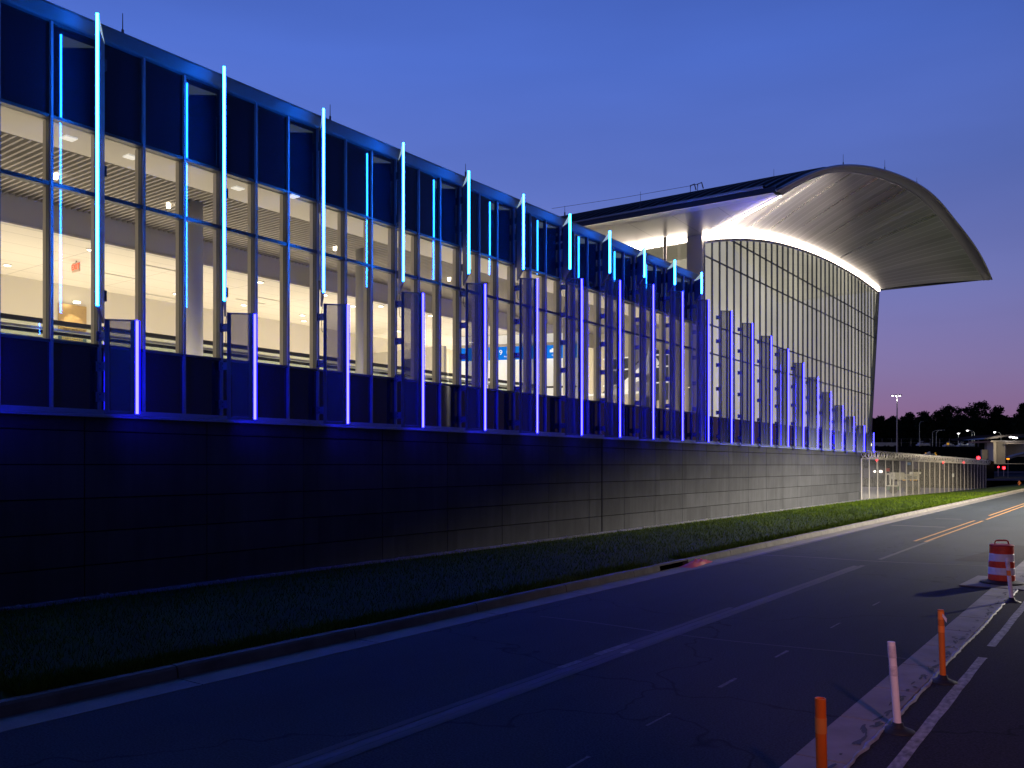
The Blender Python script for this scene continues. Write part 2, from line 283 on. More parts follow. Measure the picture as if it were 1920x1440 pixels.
# ------------------------------------------------------------------ mesh helpers
class MB:
    def __init__(s): s.v = []; s.f = []; s.uv = None
    def box(s, x0, x1, y0, y1, z0, z1):
        b = len(s.v)
        s.v += [(x0,y0,z0),(x1,y0,z0),(x1,y1,z0),(x0,y1,z0),(x0,y0,z1),(x1,y0,z1),(x1,y1,z1),(x0,y1,z1)]
        s.f += [tuple(b+i for i in q) for q in ((0,3,2,1),(4,5,6,7),(0,1,5,4),(1,2,6,5),(2,3,7,6),(3,0,4,7))]; return s
    def prism(s, pts, z0, z1):            # vertical prism over a plan polygon (counter-clockwise)
        b = len(s.v); n = len(pts)
        z0 = z0 if hasattr(z0, '__len__') else [z0]*n; z1 = z1 if hasattr(z1, '__len__') else [z1]*n
        s.v += [(p[0], p[1], a) for p, a in zip(pts, z0)] + [(p[0], p[1], a) for p, a in zip(pts, z1)]
        s.f.append(tuple(b+i for i in reversed(range(n)))); s.f.append(tuple(b+n+i for i in range(n)))
        for i in range(n): j = (i+1) % n; s.f.append((b+i, b+j, b+n+j, b+n+i))
        return s
    def bar(s, a, b_, w, h=None, up=(0, 0, 1)):   # rectangular bar between two points
        h = h or w; a = Vector(a); b_ = Vector(b_); d = (b_-a).normalized(); u = Vector(up)
        if abs(d.dot(u)) > .99: u = Vector((1, 0, 0))
        r = d.cross(u).normalized(); u = r.cross(d).normalized(); k = len(s.v)
        for p in (a, b_):
            for sr, su in ((-1,-1),(1,-1),(1,1),(-1,1)): s.v.append(tuple(p + r*sr*w/2 + u*su*h/2))
        s.f += [tuple(k+i for i in q) for q in ((0,1,2,3),(7,6,5,4),(0,4,5,1),(1,5,6,2),(2,6,7,3),(3,7,4,0))]; return s
    def tube(s, pts, r, n=8, cap=True):
        pts = [Vector(p) for p in pts]; rr = r if hasattr(r, '__len__') else [r]*len(pts); k = len(s.v)
        for i, p in enumerate(pts):
            d = (pts[min(i+1, len(pts)-1)] - pts[max(i-1, 0)]).normalized()
            u = Vector((0, 0, 1)) if abs(d.z) < .95 else Vector((1, 0, 0))
            a = d.cross(u).normalized(); b = a.cross(d).normalized()
            for j in range(n): t = 2*math.pi*j/n; s.v.append(tuple(p + (a*math.cos(t) + b*math.sin(t))*rr[i]))
        for i in range(len(pts)-1):
            for j in range(n): q = (j+1) % n; s.f.append((k+i*n+j, k+i*n+q, k+(i+1)*n+q, k+(i+1)*n+j))
        if cap: s.f.append(tuple(k+j for j in reversed(range(n)))); s.f.append(tuple(k+(len(pts)-1)*n+j for j in range(n)))
        return s
    def lathe(s, prof, c=(0, 0, 0), n=24, tilt=None):       # profile (r, z)
        k = len(s.v)
        for r, z in prof:
            for j in range(n): t = 2*math.pi*j/n; s.v.append((c[0]+r*math.cos(t), c[1]+r*math.sin(t), c[2]+z))
        for i in range(len(prof)-1):
            for j in range(n): q = (j+1) % n; s.f.append((k+i*n+j, k+i*n+q, k+(i+1)*n+q, k+(i+1)*n+j))
        s.f.append(tuple(k+j for j in reversed(range(n)))); s.f.append(tuple(k+(len(prof)-1)*n+j for j in range(n))); return s
    def grid(s, rows):                     # rows of points -> sheet
        k = len(s.v); n = len(rows[0])
        for r in rows: s.v += [tuple(p) for p in r]
        for i in range(len(rows)-1):
            for j in range(n-1): s.f.append((k+i*n+j, k+i*n+j+1, k+(i+1)*n+j+1, k+(i+1)*n+j))
        return s
    def quad(s, a, b, c, d): k = len(s.v); s.v += [tuple(a), tuple(b), tuple(c), tuple(d)]; s.f.append((k, k+1, k+2, k+3)); return s
    def build(s, name, m, parent=None, local=False, smooth=False, bevel=0):
        me = bpy.data.meshes.new(name)
        o3 = Vector((0, 0, 0))
        if parent is not None and not local:
            o3 = Vector(parent.location)
            if parent.parent is not None: o3 += Vector(parent.parent.location)
        vv = [(a-o3.x, b-o3.y, c-o3.z) for a, b, c in s.v] if parent is not None and not local else s.v
        me.from_pydata(vv, [], s.f); me.validate(); me.update()
        for mm_ in (m if isinstance(m, list) else [m]): me.materials.append(mm_)
        if smooth:
            for p in me.polygons: p.use_smooth = True
        o = bpy.data.objects.new(name, me); COL.objects.link(o)
        if parent is not None: o.parent = parent
        if bevel:
            bv = o.modifiers.new('bevel', 'BEVEL'); bv.width = bevel; bv.segments = 2; bv.limit_method = 'ANGLE'
        return o
def tag(o, label=None, cat=None, group=None, kind=None):
    for k, v in (('label', label), ('category', cat), ('group', group), ('kind', kind)):
        if v: o[k] = v
    return o
def thing(name, label, cat, loc=(0, 0, 0), group=None, rz=0):
    o = bpy.data.objects.new(name, None); COL.objects.link(o); o.location = loc; o.rotation_euler = (0, 0, rz); o.empty_display_size = .3
    return tag(o, label, cat, group)
def text(name, s, size, m, loc, rz, parent=None, ext=.004, align='CENTER', tilt=90):
    cu = bpy.data.curves.new(name, 'FONT'); cu.body = s; cu.size = size; cu.extrude = ext; cu.align_x = align; cu.align_y = 'CENTER'
    tmp = bpy.data.objects.new('tmp', cu); COL.objects.link(tmp); bpy.context.view_layer.update()
    me = bpy.data.meshes.new_from_object(tmp.evaluated_get(bpy.context.evaluated_depsgraph_get()))
    bpy.data.objects.remove(tmp); me.materials.clear(); me.materials.append(m)
    o = bpy.data.objects.new(name, me); COL.objects.link(o); o.rotation_euler = (R(tilt), 0, rz)
    p = Vector(loc) - (Vector(parent.location) if parent else Vector((0, 0, 0))); o.location = p
    if parent: o.parent = parent
    return o
def ray(x, y):                              # direction of a photo pixel per metre of depth
    r = (x-960)/F; return r*CS - SN, CS + r*SN, (HZ-y)/F
def on_x(x, y, X): dx, dy, dz = ray(x, y); P = X/dx; return Vector((X, dy*P, EYE + dz*P))
def on_y(x, y, Y): dx, dy, dz = ray(x, y); P = Y/dy; return Vector((dx*P, Y, EYE + dz*P))
def on_z(x, y, Z): dx, dy, dz = ray(x, y); P = (Z-EYE)/dz; return Vector((dx*P, dy*P, Z))
def at(x, y, P): dx, dy, dz = ray(x, y); return Vector((dx*P, dy*P, EYE + dz*P))
ORD = ['first','second','third','fourth','fifth','sixth','seventh','eighth','ninth','tenth','eleventh','twelfth','thirteenth','fourteenth','fifteenth','sixteenth','seventeenth','eighteenth','nineteenth','twentieth','twenty-first','twenty-second','twenty-third','twenty-fourth']

# ------------------------------------------------------------------ ground
FX = -18.75                                  # plane of the facade
KX = -9.80                                   # face of the far kerb
def wall_ground(Y): return -.28 if Y < 75 else -.28 - (Y-75)*.0075
def gz(X, Y):
    t = min(1, max(0, (KX-.17-X)/8.8)); u = math.sin(Y*.55+X*.8)*.02 + math.sin(Y*.21)*.02 + math.sin(Y*1.7+X*2.3)*.012
    return .13*(1-t) + t*wall_ground(Y) + .10*math.sin(t*math.pi)*1.0 + u*math.sin(min(1, t*1.0)*math.pi)
MB().quad((-2500, -600, -1.2), (2500, -600, -1.2), (2500, 2500, -1.2), (-2500, 2500, -1.2)).build('ground', M['earth'])['kind'] = 'structure'
tag(MB().grid([[(x, y, 0) for x in (-9.27, -2.56)] for y in (-30, 40, 120, 240, 330)]).build('road', M['asphalt']), kind='structure')
tag(MB().grid([[(x, y, .004) for x in (-2.08, 26)] for y in (-30, 35, 120, 330)]).build('parking_lane', M['asphalt_dark']), kind='structure')
# median separator: a flush concrete pad, and its worn edge bead
mb = MB(); y = -10.0
while y < 60: mb.box(-2.56, -2.10, y+.012, y+1.5-.012, -.2, .02); y += 1.5
tag(mb.build('median_strip', M['concrete'], bevel=.006), kind='structure')
mb = MB(); rows = []; y = -4.0; rr = random.Random(3)
while y < 40:
    w = .016 + rr.random()*.022; c = -2.085 + math.sin(y*1.3)*.012 + rr.random()*.02; h = .02 + rr.random()*.006
    rows.append([(c-w, y, -.02), (c-w*.6, y, h), (c, y, h+.006), (c+w*.6, y, h), (c+w, y, -.02)]); y += .12
tag(mb.grid(rows).build('sealant_bead', mat('sealant', (.22, .24, .27), .6, var=.25, vs=8), smooth=True), kind='structure')
# broken dark sealant smears on the pad
mb = MB(); rr = random.Random(5)
for i in range(150):
    yy = 2.5 + rr.random()**1.3*28; xx = -2.15 - abs(rr.gauss(0, .055)) ; ln = .03 + rr.random()*.14; ww = .01 + rr.random()*.025
    n = 7; k = len(mb.v); a0 = rr.random()*.5-.25
    for j in range(n):
        t = 2*math.pi*j/n; q = .6 + rr.random()*.6; mb.v.append((xx + math.cos(t)*ww*q + math.sin(t)*ln*a0, yy + math.sin(t)*ln*q, .0245 + i*.00002))
    mb.f.append(tuple(range(k, k+n)))
tag(mb.build('tar_smears', M['black'], None), 'black tar flecks along the sealed edge of the concrete median', 'tar', kind='stuff')
# gutter and kerb in cast lengths
mb = MB(); y = -12.0
while y < 200: mb.box(KX, -9.27, y+.008, min(y+3.05, 200)-.008, -.2, .006); y += 3.05
tag(mb.build('gutter', mat('gutter_concrete', (.135, .125, .115), .85, var=.25, vs=1.5, bump=.2, bs=30)), kind='structure')
mb = MB(); y = -12.0; INLET = (19.9, 21.6); rr = random.Random(9)
def kerb(y0, y1):
    dz = rr.uniform(-.006, .006); mb_ = mb; k = len(mb.v)
    pr = [(KX+.02, -.2), (KX+.012, .02), (KX-.01, .125), (KX-.035, .155), (KX-.15, .16), (KX-.17, .14), (KX-.17, -.2)]
    for yy in (y0+.012, y1-.012): mb.v += [(a, yy, b+dz if b > 0 else b) for a, b in pr]
    n = len(pr)
    for i in range(n): j = (i+1) % n; mb.f.append((k+i, k+j, k+n+j, k+n+i))
    mb.f.append(tuple(k+i for i in range(n))); mb.f.append(tuple(k+n+i for i in reversed(range(n))))
while y < 200:
    y1 = y+3.05
    if y < INLET[1] and y1 > INLET[0]:
        if y < INLET[0]: kerb(y, INLET[0])
        if y1 > INLET[1]: kerb(INLET[1], y1)
    else: kerb(y, y1)
    y = y1
tag(mb.build('kerb', M['kerbc']), kind='structure')
# storm drain inlet in the kerb
t = thing('storm_drain', 'open storm drain inlet cut into the far kerb with a dark throat', 'drain', (KX-.1, 20.7, 0))
MB().box(KX-.5, KX-.02, INLET[0]+.02, INLET[1]-.02, -.4, -.3).build('throat', M['black'], t)
MB().box(KX-.62, KX-.5, INLET[0]+.02, INLET[1]-.02, -.3, .05).build('back_wall', M['joint'], t)
MB().box(KX-.17, KX-.03, INLET[0]-.01, INLET[1]+.01, .12, .158).build('top_slab', M['kerbc'], t)
mb = MB(); rr = random.Random(2); rows = []
for i in range(15):
    row = []
    for j in range(9):
        u, v = i/14, j/8; z = .02 + .13*max(0, math.sin(u*math.pi))*max(0, math.sin(v*math.pi))*(.5+rr.random()*.8)
        row.append((KX+.02 + v*.42*(1-.4*u) + rr.uniform(-.02, .02), 20.9 + u*1.75, z if 0 < j < 8 and 0 < i < 14 else .012))
    rows.append(row)
tag(mb.grid(rows).build('inlet_bag', M['redtarp'], None, smooth=True), 'crumpled red sediment bag lying in the gutter beside the drain inlet', 'bag')

# grass verge, concrete foot of the wall, apron
tag(MB().grid([[(KX-.17-8.8*i/24, yy, gz(KX-.17-8.8*i/24, yy)) for i in range(25)] for yy in [(-12+1.4*j) for j in range(150)]]).build('verge', M['grass']), kind='structure')
mb = MB(); rr = random.Random(4)
rows = []
yy = -12.0
while yy < 75.6:
    w = .20 + .05*math.sin(yy*.7) + rr.random()*.05; h = wall_ground(yy) + .06 + rr.random()*.02
    rows.append([(FX-.05, yy, h+.02), (FX+w*.6, yy, h+.02), (FX+w, yy, h-.02), (FX+w+.05, yy, h-.16)]); yy += .35
tag(mb.grid(rows).build('footing', mat('footing_concrete', (.10, .10, .105), .85, var=.3, vs=3), smooth=True), kind='structure')
tag(MB().grid([[(x, y, -.36-(max(0, y-75)*.0075)) for x in (-150, -19.1)] for y in (44, 75, 150)]).build('apron', M['apron']), kind='structure')
tag(MB().grid([[(x, y, z) for x, z in ((-19.1, -.9), (-9.97, -.1))] for y in (150, 190, 330)]).build('far_verge', M['grass']), kind='structure')

# grass blades: dense at the kerb edge, thinner up the bank
mb = MB(); rr = random.Random(11)
def blade(x, y, h, w, lean):
    z = gz(x, y) - .01; a = rr.random()*math.pi; dx, dy = math.cos(a)*w, math.sin(a)*w; lx, ly = rr.gauss(0, lean)*h, rr.gauss(0, lean)*h
    k = len(mb.v); mb.v.extend([(x-dx, y-dy, z), (x+dx, y+dy, z), (x+lx, y+ly, z+h)]); mb.f.append((k, k+1, k+2))
for i in range(90000):
    y = 4.5 + (rr.random()**1.7)*90; far = 1 + y/45
    edge = rr.random() < .35
    x = KX-.16 - (abs(rr.gauss(0, .28)) if edge else rr.random()*8.5)
    if x < FX+.25: continue
    if edge and INLET[0]-.1 < y < INLET[1]+.1 and x > KX-.75: continue
    h = (.05 + rr.random()*.09)*(1.25 if edge else 1.0)*(1 if rr.random() < .93 else 1.7)
    blade(x, y, h, .006*far, .45)
tag(mb.build('lawn_grass', M['blade']), 'mown green grass covering the bank between kerb and wall', 'grass', kind='stuff')
# crumbs of stone along the wall foot
mb = MB(); rr = random.Random(8)
for i in range(240):
    y = 8 + rr.random()*64; s = .015+rr.random()*.05; c = Vector((FX+.05+rr.random()*.2, y, wall_ground(y)+.08)); k = len(mb.v)
    for v in ((1,0,0),(-1,0,0),(0,1.6,0),(0,-1.6,0),(0,0,.9),(0,0,-.9)): mb.v.append((c.x+v[0]*s*(.6+rr.random()*.6), c.y+v[1]*s*(.6+rr.random()*.6), c.z+v[2]*s*(.6+rr.random()*.5)))
    mb.f += [tuple(k+i for i in q) for q in ((0,2,4),(2,1,4),(1,3,4),(3,0,4),(2,0,5),(1,2,5),(3,1,5),(0,3,5))]
tag(mb.build('rubble', M['concrete']), 'small broken stones scattered along the foot of the dark wall', 'rubble', kind='stuff')

# road markings
def strip(mb, x, w, y0, y1, z, step=1.0, jit=0.0, seed=1):
    r_ = random.Random(seed); rows = []; y = y0
    while True:
        j = jit*r_.uniform(-1, 1); k = jit*r_.uniform(-1, 1); rows.append([(x-w/2+j, y, z), (x+w/2+k, y, z)])
        if y >= y1: break
        y = min(y1, y+step)
    mb.grid(rows)
def mark(name, segs, m, jit=.006):
    mb = MB()
    for i, (x, w, a, b, z) in enumerate(segs): strip(mb, x, w, a, b, z, .5, jit, i+3)
    return tag(mb.build(name, m), kind='structure')
mark('edge_line', [(-1.74, .115, -6, 13.6, .009), (-1.74, .115, 14.5, 30, .009)], M['paint'])
mark('ghost_line', [(-5.93, .13, 0, 24.2, .006), (-6.20, .10, 0, 15.6, .006), (-5.93, .12, 26.0, 34, .006)], M['ghost'])
mark('blackout_line', [(-6.07, .13, 0, 24, .005)], M['blackout'])
mark('paint_dashes', [(-6.20, .12, 10.6, 11.5, .008), (-5.95, .10, 10.9, 11.2, .008), (-6.2, .1, 9.6, 10.1, .008)] +
     [(-4.09, .035, a, a+.55, .007) for a in (6.3, 8.0, 9.9, 11.9, 14.6, 17.4)], mat('faded_chalk', (.14, .14, .14), .8, col2=(.05, .05, .055), vs=12), .012)
mark('centre_line', [(-6.0, .11, 33.0, 47.0, .007), (-6.35, .11, 33.0, 47.0, .007), (-6.0, .11, 48.2, 200, .007), (-6.35, .11, 52, 200, .007)], M['yellow'])
mark('stop_ghost', [(-7.8, 2.2, 41, 41.35, .006), (-7.6, 1.2, 47.5, 47.8, .006), (-3.6, .9, 44, 44.3, .006), (-3.3, .8, 40.4, 40.6, .006)], M['ghost'])
# asphalt patch and seams crossing the road
mb = MB(); rows = []
for i in range(30):
    u = i/29; x = -9.2 + u*6.6; yc = 25.2 + u*.8 + .12*math.sin(u*9); rows.append([(x, yc-.05, .0045), (x, yc+.05, .0045)])
mb.grid(rows)
rows = []
for i in range(24):
    u = i/23; x = -8.6 + u*6; yc = 12.6 + u*.2 + .1*math.sin(u*7+1); rows.append([(x, yc-.02, .0045), (x, yc+.03, .0045)])
mb.grid(rows)
tag(mb.build('road_seam', M['blackout']), kind='structure')
tag(MB().quad((-4.2, 27.0, .0052), (-2.6, 27.2, .0052), (-2.6, 33, .0052), (-3.4, 33.4, .0052)).build('road_patch', M['asphalt_dark']), kind='structure')
mb = MB(); rows = []                          # dark tapering band along the gutter lip
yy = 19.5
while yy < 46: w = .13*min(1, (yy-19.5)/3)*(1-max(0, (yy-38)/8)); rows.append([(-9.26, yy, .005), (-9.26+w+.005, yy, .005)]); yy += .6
tag(mb.grid(rows).build('gutter_band', M['blackout']), kind='structure')

# ------------------------------------------------------------------ concourse (near building)
Y0, MOD = 10.1, 1.053
def ym(k): return Y0 + MOD*k
YB0, YB1 = ym(-12), ym(31)
def bump(Y): return .10*(1 - ((Y-38)/34)**2) if Y < 72 else 0
def zb(Y): return 3.83 + bump(Y)                        # ledge / bottom of the glazing
def zs(Y): return 5.33 + bump(Y)*.9                     # sill
def zt(Y): return 8.70 + .002*(Y-10)                    # transom
def zsp(Y): return 10.14 + .002*(Y-10)                  # foot of the upper dark band
def zr(Y): return 12.46 + .006*(Y-8)                    # roof edge
B = thing('concourse', 'long glass concourse with dark upper band and warm lit interior over a dark wall', 'building', (FX, 20, 0))
# base wall of precast panels, one mesh
mb = MB(); ys = [9.74-3.07*k for k in range(4, 0, -1)] + [9.74+3.07*k for k in range(22)]; ys = [y for y in ys if y < 75]+[75.4]
zj = [-1.0, -.25, .49, 1.23, 1.97, 2.71, 3.45, None]
for a, b in zip(ys[:-1], ys[1:]):
    cuts = [a, b] if not (a < 32.3 < b) else [a, 32.27, 32.34, b]
    for c, d in zip(cuts[::2], cuts[1::2]):
        for i in range(7):
            z0 = zj[i]; g = .013
            if zj[i+1] is None: mb.prism([(FX-.02, c+g), (FX-.02+.1, c+g), (FX-.02+.1, d-g), (FX-.02, d-g)], z0+g, [zb(c)-.1, zb(c)-.1, zb(d)-.1, zb(d)-.1])
            else: mb.box(FX-.02, FX+.08, c+g, d-g, z0+g, zj[i+1]-g)
mb2 = MB().box(FX-.2, FX-.02, ys[0], 75.38, -1, 3.6)
mb2.build('wall_core', M['joint'], B); mb.build('base_wall', M['panel'], B)
# the ledge under the glass: bay-long pieces in one mesh, then the white-blue drip
mb = MB(); mb_l = []
k = -12
yl = [ym(i) for i in range(-12, 63)]; yl = [y for y in yl if y < 77.4]+[77.4]
rows = []
for y in yl: z = zb(y); rows.append([(FX-.02, y, z-.10), (FX+.16, y, z-.10), (FX+.16, y, z-.045), (FX+.10, y, z-.035), (FX-.02, y, z-.035)])
mb.grid(rows).build('ledge', M['alu'], B)
rows2 = []
for y in yl:
    z = zb(y); rows2.append([(FX-.02, y, z-.035), (FX+.075, y, z-.03), (FX+.075, y, z+.075), (FX-.02, y, z+.08)])
MB().grid(rows2).build('sill_rail', M['alu'], B)
# bays
for k in range(-12, 31):
    a, b = ym(k), ym(k+1)
    g = .025
    MB().prism([(FX-.03, a+g), (FX, a+g), (FX, b-g), (FX-.03, b-g)], [zsp(a)+.03]*2+[zsp(b)+.03]*2, [zr(a)-.30]*2+[zr(b)-.30]*2).build('upper_spandrel', M['spandrel'], B)
    MB().prism([(FX-.03, a+g), (FX, a+g), (FX, b-g), (FX-.03, b-g)], [zb(a)+.075]*2+[zb(b)+.075]*2, [zs(a)-.02]*2+[zs(b)-.02]*2).build('lower_spandrel', M['spandrel'], B)
    w = MB().quad((FX-.008, a+g, zs(a)), (FX-.008, b-g, zs(b)), (FX-.008, b-g, zsp(b)), (FX-.008, a+g, zsp(a))).build('window', M['glass'], B)
    tr = MB()
    for zf, hh in ((zs, .03), (zt, .045), (zsp, .035)):
        tr.prism([(FX-.14, a+g), (FX+.05, a+g), (FX+.05, b-g), (FX-.14, b-g)], [zf(a)-hh]*2+[zf(b)-hh]*2, [zf(a)+hh]*2+[zf(b)+hh]*2)
    for yy in (a+g, b-g-.012): tr.prism([(FX-.13, yy), (FX+.02, yy), (FX+.02, yy+.012), (FX-.13, yy+.012)], zs(a)-.02, zsp(a)+.02)
    tr.build('frame', M['alu_dark'], w)
for k in range(-12, 32):
    y = ym(k); z0, z1 = zb(y)+.06, zr(y)-.24
    m_ = MB().box(FX-.02, FX+.075, y-.027, y+.027, z0, z1).build('mullion', M['alu'], B)
    MB().box(FX-.27, FX-.022, y-.034, y+.034, zs(y)-.3, zsp(y)+.02).build('back_post', M['int_mull'], m_)
# roof coping
mb = MB(); rows = []
for k in range(-12, 32):
    y = ym(k); z = zr(y); rows.append([(FX-.03, y, z-.32), (FX+.10, y, z-.30), (FX+.13, y, z-.27), (FX+.22, y, z-.05), (FX+.22, y, z), (FX-.4, y, z+.02)])
mb.grid(rows).build('coping', M['coping'], B)
y = ym(31)
MB().prism([(FX-13.6, y), (FX+.10, y), (FX+.10, y+.25), (FX-13.6, y+.25)], 3.9, zr(y)).build('end_wall', M['eave'], B)
MB().quad((FX-.4, YB0, zr(YB0)-.05), (FX-.4, YB1, zr(YB1)-.05), (-60, YB1, zr(YB1)-.05), (-60, YB0, zr(YB0)-.05)).build('roof', M['roofmetal'], B)
# interior shell
ZC, ZL = 10.10, 9.36
XS, XB, XW = -20.35, -24.9, -32.0
MB().box(XS, FX-.16, YB0, YB1, ZC, ZC+.1).build('perimeter_ceiling', M['ceil'], B)
mb = MB(); yy = YB0
x = XS-.12
sl = MB()
yy = YB0
while yy < YB1: sl.box(XB, XS, yy, yy+.055, ZC-.02, ZC+.14); yy += .17
sl.build('baffle_ceiling', M['slat'], B)
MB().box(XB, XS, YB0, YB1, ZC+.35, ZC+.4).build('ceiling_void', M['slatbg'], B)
MB().box(XB-.25, XB, YB0, YB1, ZL-.05, ZC+.4).build('bulkhead', M['beam'], B)
MB().box(XB-.02, XB+.06, YB0, YB1, ZL-.07, ZL-.02).build('bulkhead_trim', M['ceil'], B)
MB().box(XW, XB-.25, YB0, YB1, ZL, ZL+.1).build('tile_ceiling', M['tile'], B)
MB().box(XW-.2, XW, YB0, YB1, 4.4, ZL+.1).build('back_wall', M['wallw'], B)
MB().box(XW, FX-.2, YB0, YB1, 4.2, 4.4).build('floor', M['floor_in'], B)
MB().box(XW, FX-.16, YB0-.2, YB0, 4.2, ZC+.4).build('south_wall', M['wallw'], B)
MB().box(FX-.5, FX-.04, YB0, YB1, 4.4, 5.1).build('upstand', M['wallw'], B)
for i, yc in enumerate([14.3-6.65*1] + [14.3+6.6*j for j in range(5)]):
    MB().lathe([(.27, 0), (.27, ZC-4.4)], (-21.5, yc, 4.4), 32).build('column', M['column'], B, smooth=True)
# interior details
for i, (X, lab) in enumerate(((-22.6, 'moving walkway nearer the glass with black handrail and clear balustrade'), (-24.4, 'moving walkway farther from the glass, beyond the first handrail'))):
    t = thing('moving_walkway', lab, 'walkway', (X, 18, 4.4), 'moving walkways inside the concourse')
    MB().box(X-.05, X+.05, -1, 33.5, 6.32, 6.44).build('handrail', M['rail'], t)
    MB().quad((X, -1, 5.5), (X, 33.5, 5.5), (X, 33.5, 6.32), (X, -1, 6.32)).build('balustrade', M['railglass'], t)
    MB().box(X-.07, X+.07, -1, 33.5, 6.16, 6.22).build('rail_track', M['steel'], t)
    MB().box(X-.25, X+.25, -1, 33.5, 4.4, 5.62).build('deck', M['steel'], t)
p = on_z(143, 489, ZL); t = thing('exit_sign', 'red lit EXIT sign hanging from the tiled ceiling behind the glass', 'sign', (p.x, p.y, ZL-.36))
MB().box(p.x-.02, p.x+.02, p.y-.02, p.y+.02, ZL-.08, ZL).build('mount', M['cap'], t)
MB().box(p.x-.22, p.x+.22, p.y-.02, p.y+.02, ZL-.36, ZL-.06).build('housing', M['exitface'], t)
text('lettering', 'EXIT', .26, M['exit'], (p.x, p.y-.025, ZL-.21), 0, t)
# alcove display on the back wall
a = on_x(110, 600, XW+.05); b = on_x(162, 600, XW+.05)
t = thing('wall_display', 'bronze lit display reading FIRST IN FLIGHT above a blue plaque on the back wall', 'display', (XW, (a.y+b.y)/2, 7))
zz = lambda y_: EYE + (HZ-y_)/F*((a.y+b.y)/2*CS - XW*SN)
MB().box(XW+.002, XW+.06, a.y, b.y, zz(626), zz(572)).build('panel', M['gold'], t)
MB().box(XW+.002, XW+.06, a.y, b.y, zz(648), zz(631)).build('plaque', M['plaque'], t)
text('title_lettering', 'FIRST IN FLIGHT', (b.y-a.y)*.11, M['darktxt'], (XW+.068, (a.y+b.y)/2+.06, zz(619)), R(90), t)
for j in range(4):      # lettering too small to read
    yc_ = (a.y+b.y)/2; mb_ = MB(); y_ = yc_-.40
    while y_ < yc_+.32 - .1*(j == 3): mb_.box(XW+.06, XW+.066, y_, y_+.05, zz(634.5+j*3)-.018, zz(634.5+j*3)+.018); y_ += .065
    mb_.build('caption_lettering', M['goldtxt'], t)
MB().lathe([(.12, 0), (.12, .05)], (XW+.45, (a.y+b.y)/2-.05, zz(571)), 12).build('lamp', M['downlight'], t)
sp = bpy.data.lights.new('display_spot', 'SPOT'); so = bpy.data.objects.new('display_spot', sp); COL.objects.link(so)
sp.energy = 60; sp.spot_size = R(70); sp.color = (1, .82, .5); sp.shadow_soft_size = .05
so.parent = t; so.location = (.5, 0, zz(571)-7-.06); so.rotation_euler = (0, R(18), 0)
# ceiling downlights (discs) on the tile ceiling and small fittings on the perimeter ceiling
dl = [(14,496),(170,467),(330,550),(457,571),(488,528),(567,590),(609,552),(662,573),(714,573),(747,620),(807,591),(300,612),(386,628)]
for i, (x_, y_) in enumerate(dl):
    p = on_z(x_, y_, ZL)
    if p.x < XW+.2 or p.y > 41: p = on_z(x_, y_, ZL+.0); p.x = max(p.x, XW+1.0); p.y = min(p.y, 40)
    t = thing('downlight', f'round recessed downlight in the tiled ceiling, {ORD[i]} counted from the left of the interior', 'downlight', (p.x, p.y, ZL-.03), 'downlights in the concourse ceiling')
    MB().lathe([(.10, -.012), (.10, .02)], (0, 0, 0), 16).build('lens', M['downlight'], t, local=True)
    MB().lathe([(.14, -.004), (.14, .025)], (0, 0, 0), 16).build('trim_ring', M['ceil'], t, local=True)
for i, (x_, y_) in enumerate([(130,258),(245,293),(446,352),(549,367)]):
    p = on_z(x_, y_, ZC)
    t = thing('ceiling_fitting', f'small square fitting in the ceiling strip by the glass, {ORD[i]} from the left', 'fitting', (p.x, p.y, ZC-.02), 'fittings in the ceiling strip')
    MB().box(-.13, .13, -.13, .13, -.012, .02).build('plate', M['white_glow'], t, local=True)
for i, (x_, y_) in enumerate([(316,385),(104,330),(628,465),(842,523)]):
    p = on_z(x_, y_, ZC-.05)
    t = thing('spotlight', f'small lit spotlight hung in the ceiling baffles, {ORD[i]} in order from the building end', 'spotlight', (p.x, p.y, ZC-.1), 'spotlights in the baffles')
    MB().lathe([(.05, -.03), (.06, 0), (.06, .12)], (0, 0, 0), 10).build('lamp', M['downlight'], t, local=True)
for i, (x_, y_, dx_) in enumerate([(225,517,25),(305,503,25),(300,555,12),(500,560,14),(470,565,10)]):
    p = on_z(x_, y_, ZL)
    tag(MB().box(-.05, .05, -.7, .7, -.02, .0).build('air_slot', M['beam'], thing('air_diffuser', f'narrow dark linear air slot in the tiled ceiling, {ORD[i]} one counted from the left', 'diffuser', (p.x, p.y, ZL-.002), 'air slots in the tiled ceiling'), local=True))
# overhead sign at the end of the walkway
A_, B_ = Vector((-28.5, 34.25, 0)), Vector((-22.6, 36.6, 0)); dv = (B_-A_).normalized(); nv = Vector((dv.y, -dv.x, 0)); rz = math.atan2(dv.y, dv.x)
t = thing('overhead_sign', 'wide blue wayfinding sign with white pictograms over a lit wall', 'sign', (A_.x, A_.y, 8.02))
def sbar(m_, z0, z1, th=.1, off=0, a0=0, a1=None, nm='panel'):
    a_ = A_ + dv*a0 + nv*off; b_ = (A_ + dv*a1 if a1 else B_) + nv*off
    q = [a_ + nv*th/2, b_ + nv*th/2, b_ - nv*th/2, a_ - nv*th/2]
    return MB().prism([(v.x, v.y) for v in q], z0, z1).build(nm, m_, t)
sbar(M['signblue'], 8.05, 8.72, .16, nm='sign_face'); sbar(M['signglow'], 8.0, 8.05, .14, nm='light_edge'); sbar(M['beam'], 8.72, 8.86, .3, nm='header_trim')
Lw = (B_-A_).length
for u, s_, sz, dz in ((2.45, '9', .36, .04), (2.85, 'iiI', .30, .08), (2.85, 'Restrooms', .10, -.16), (5.25, 'Ground', .10, -.16), (5.75, 'B', .34, .08)):
    q = A_ + dv*u + nv*.09; text('lettering', s_, sz, M['signwhite'], (q.x, q.y, 8.38+dz), rz, t)
q = A_ + dv*5.2 + nv*.09
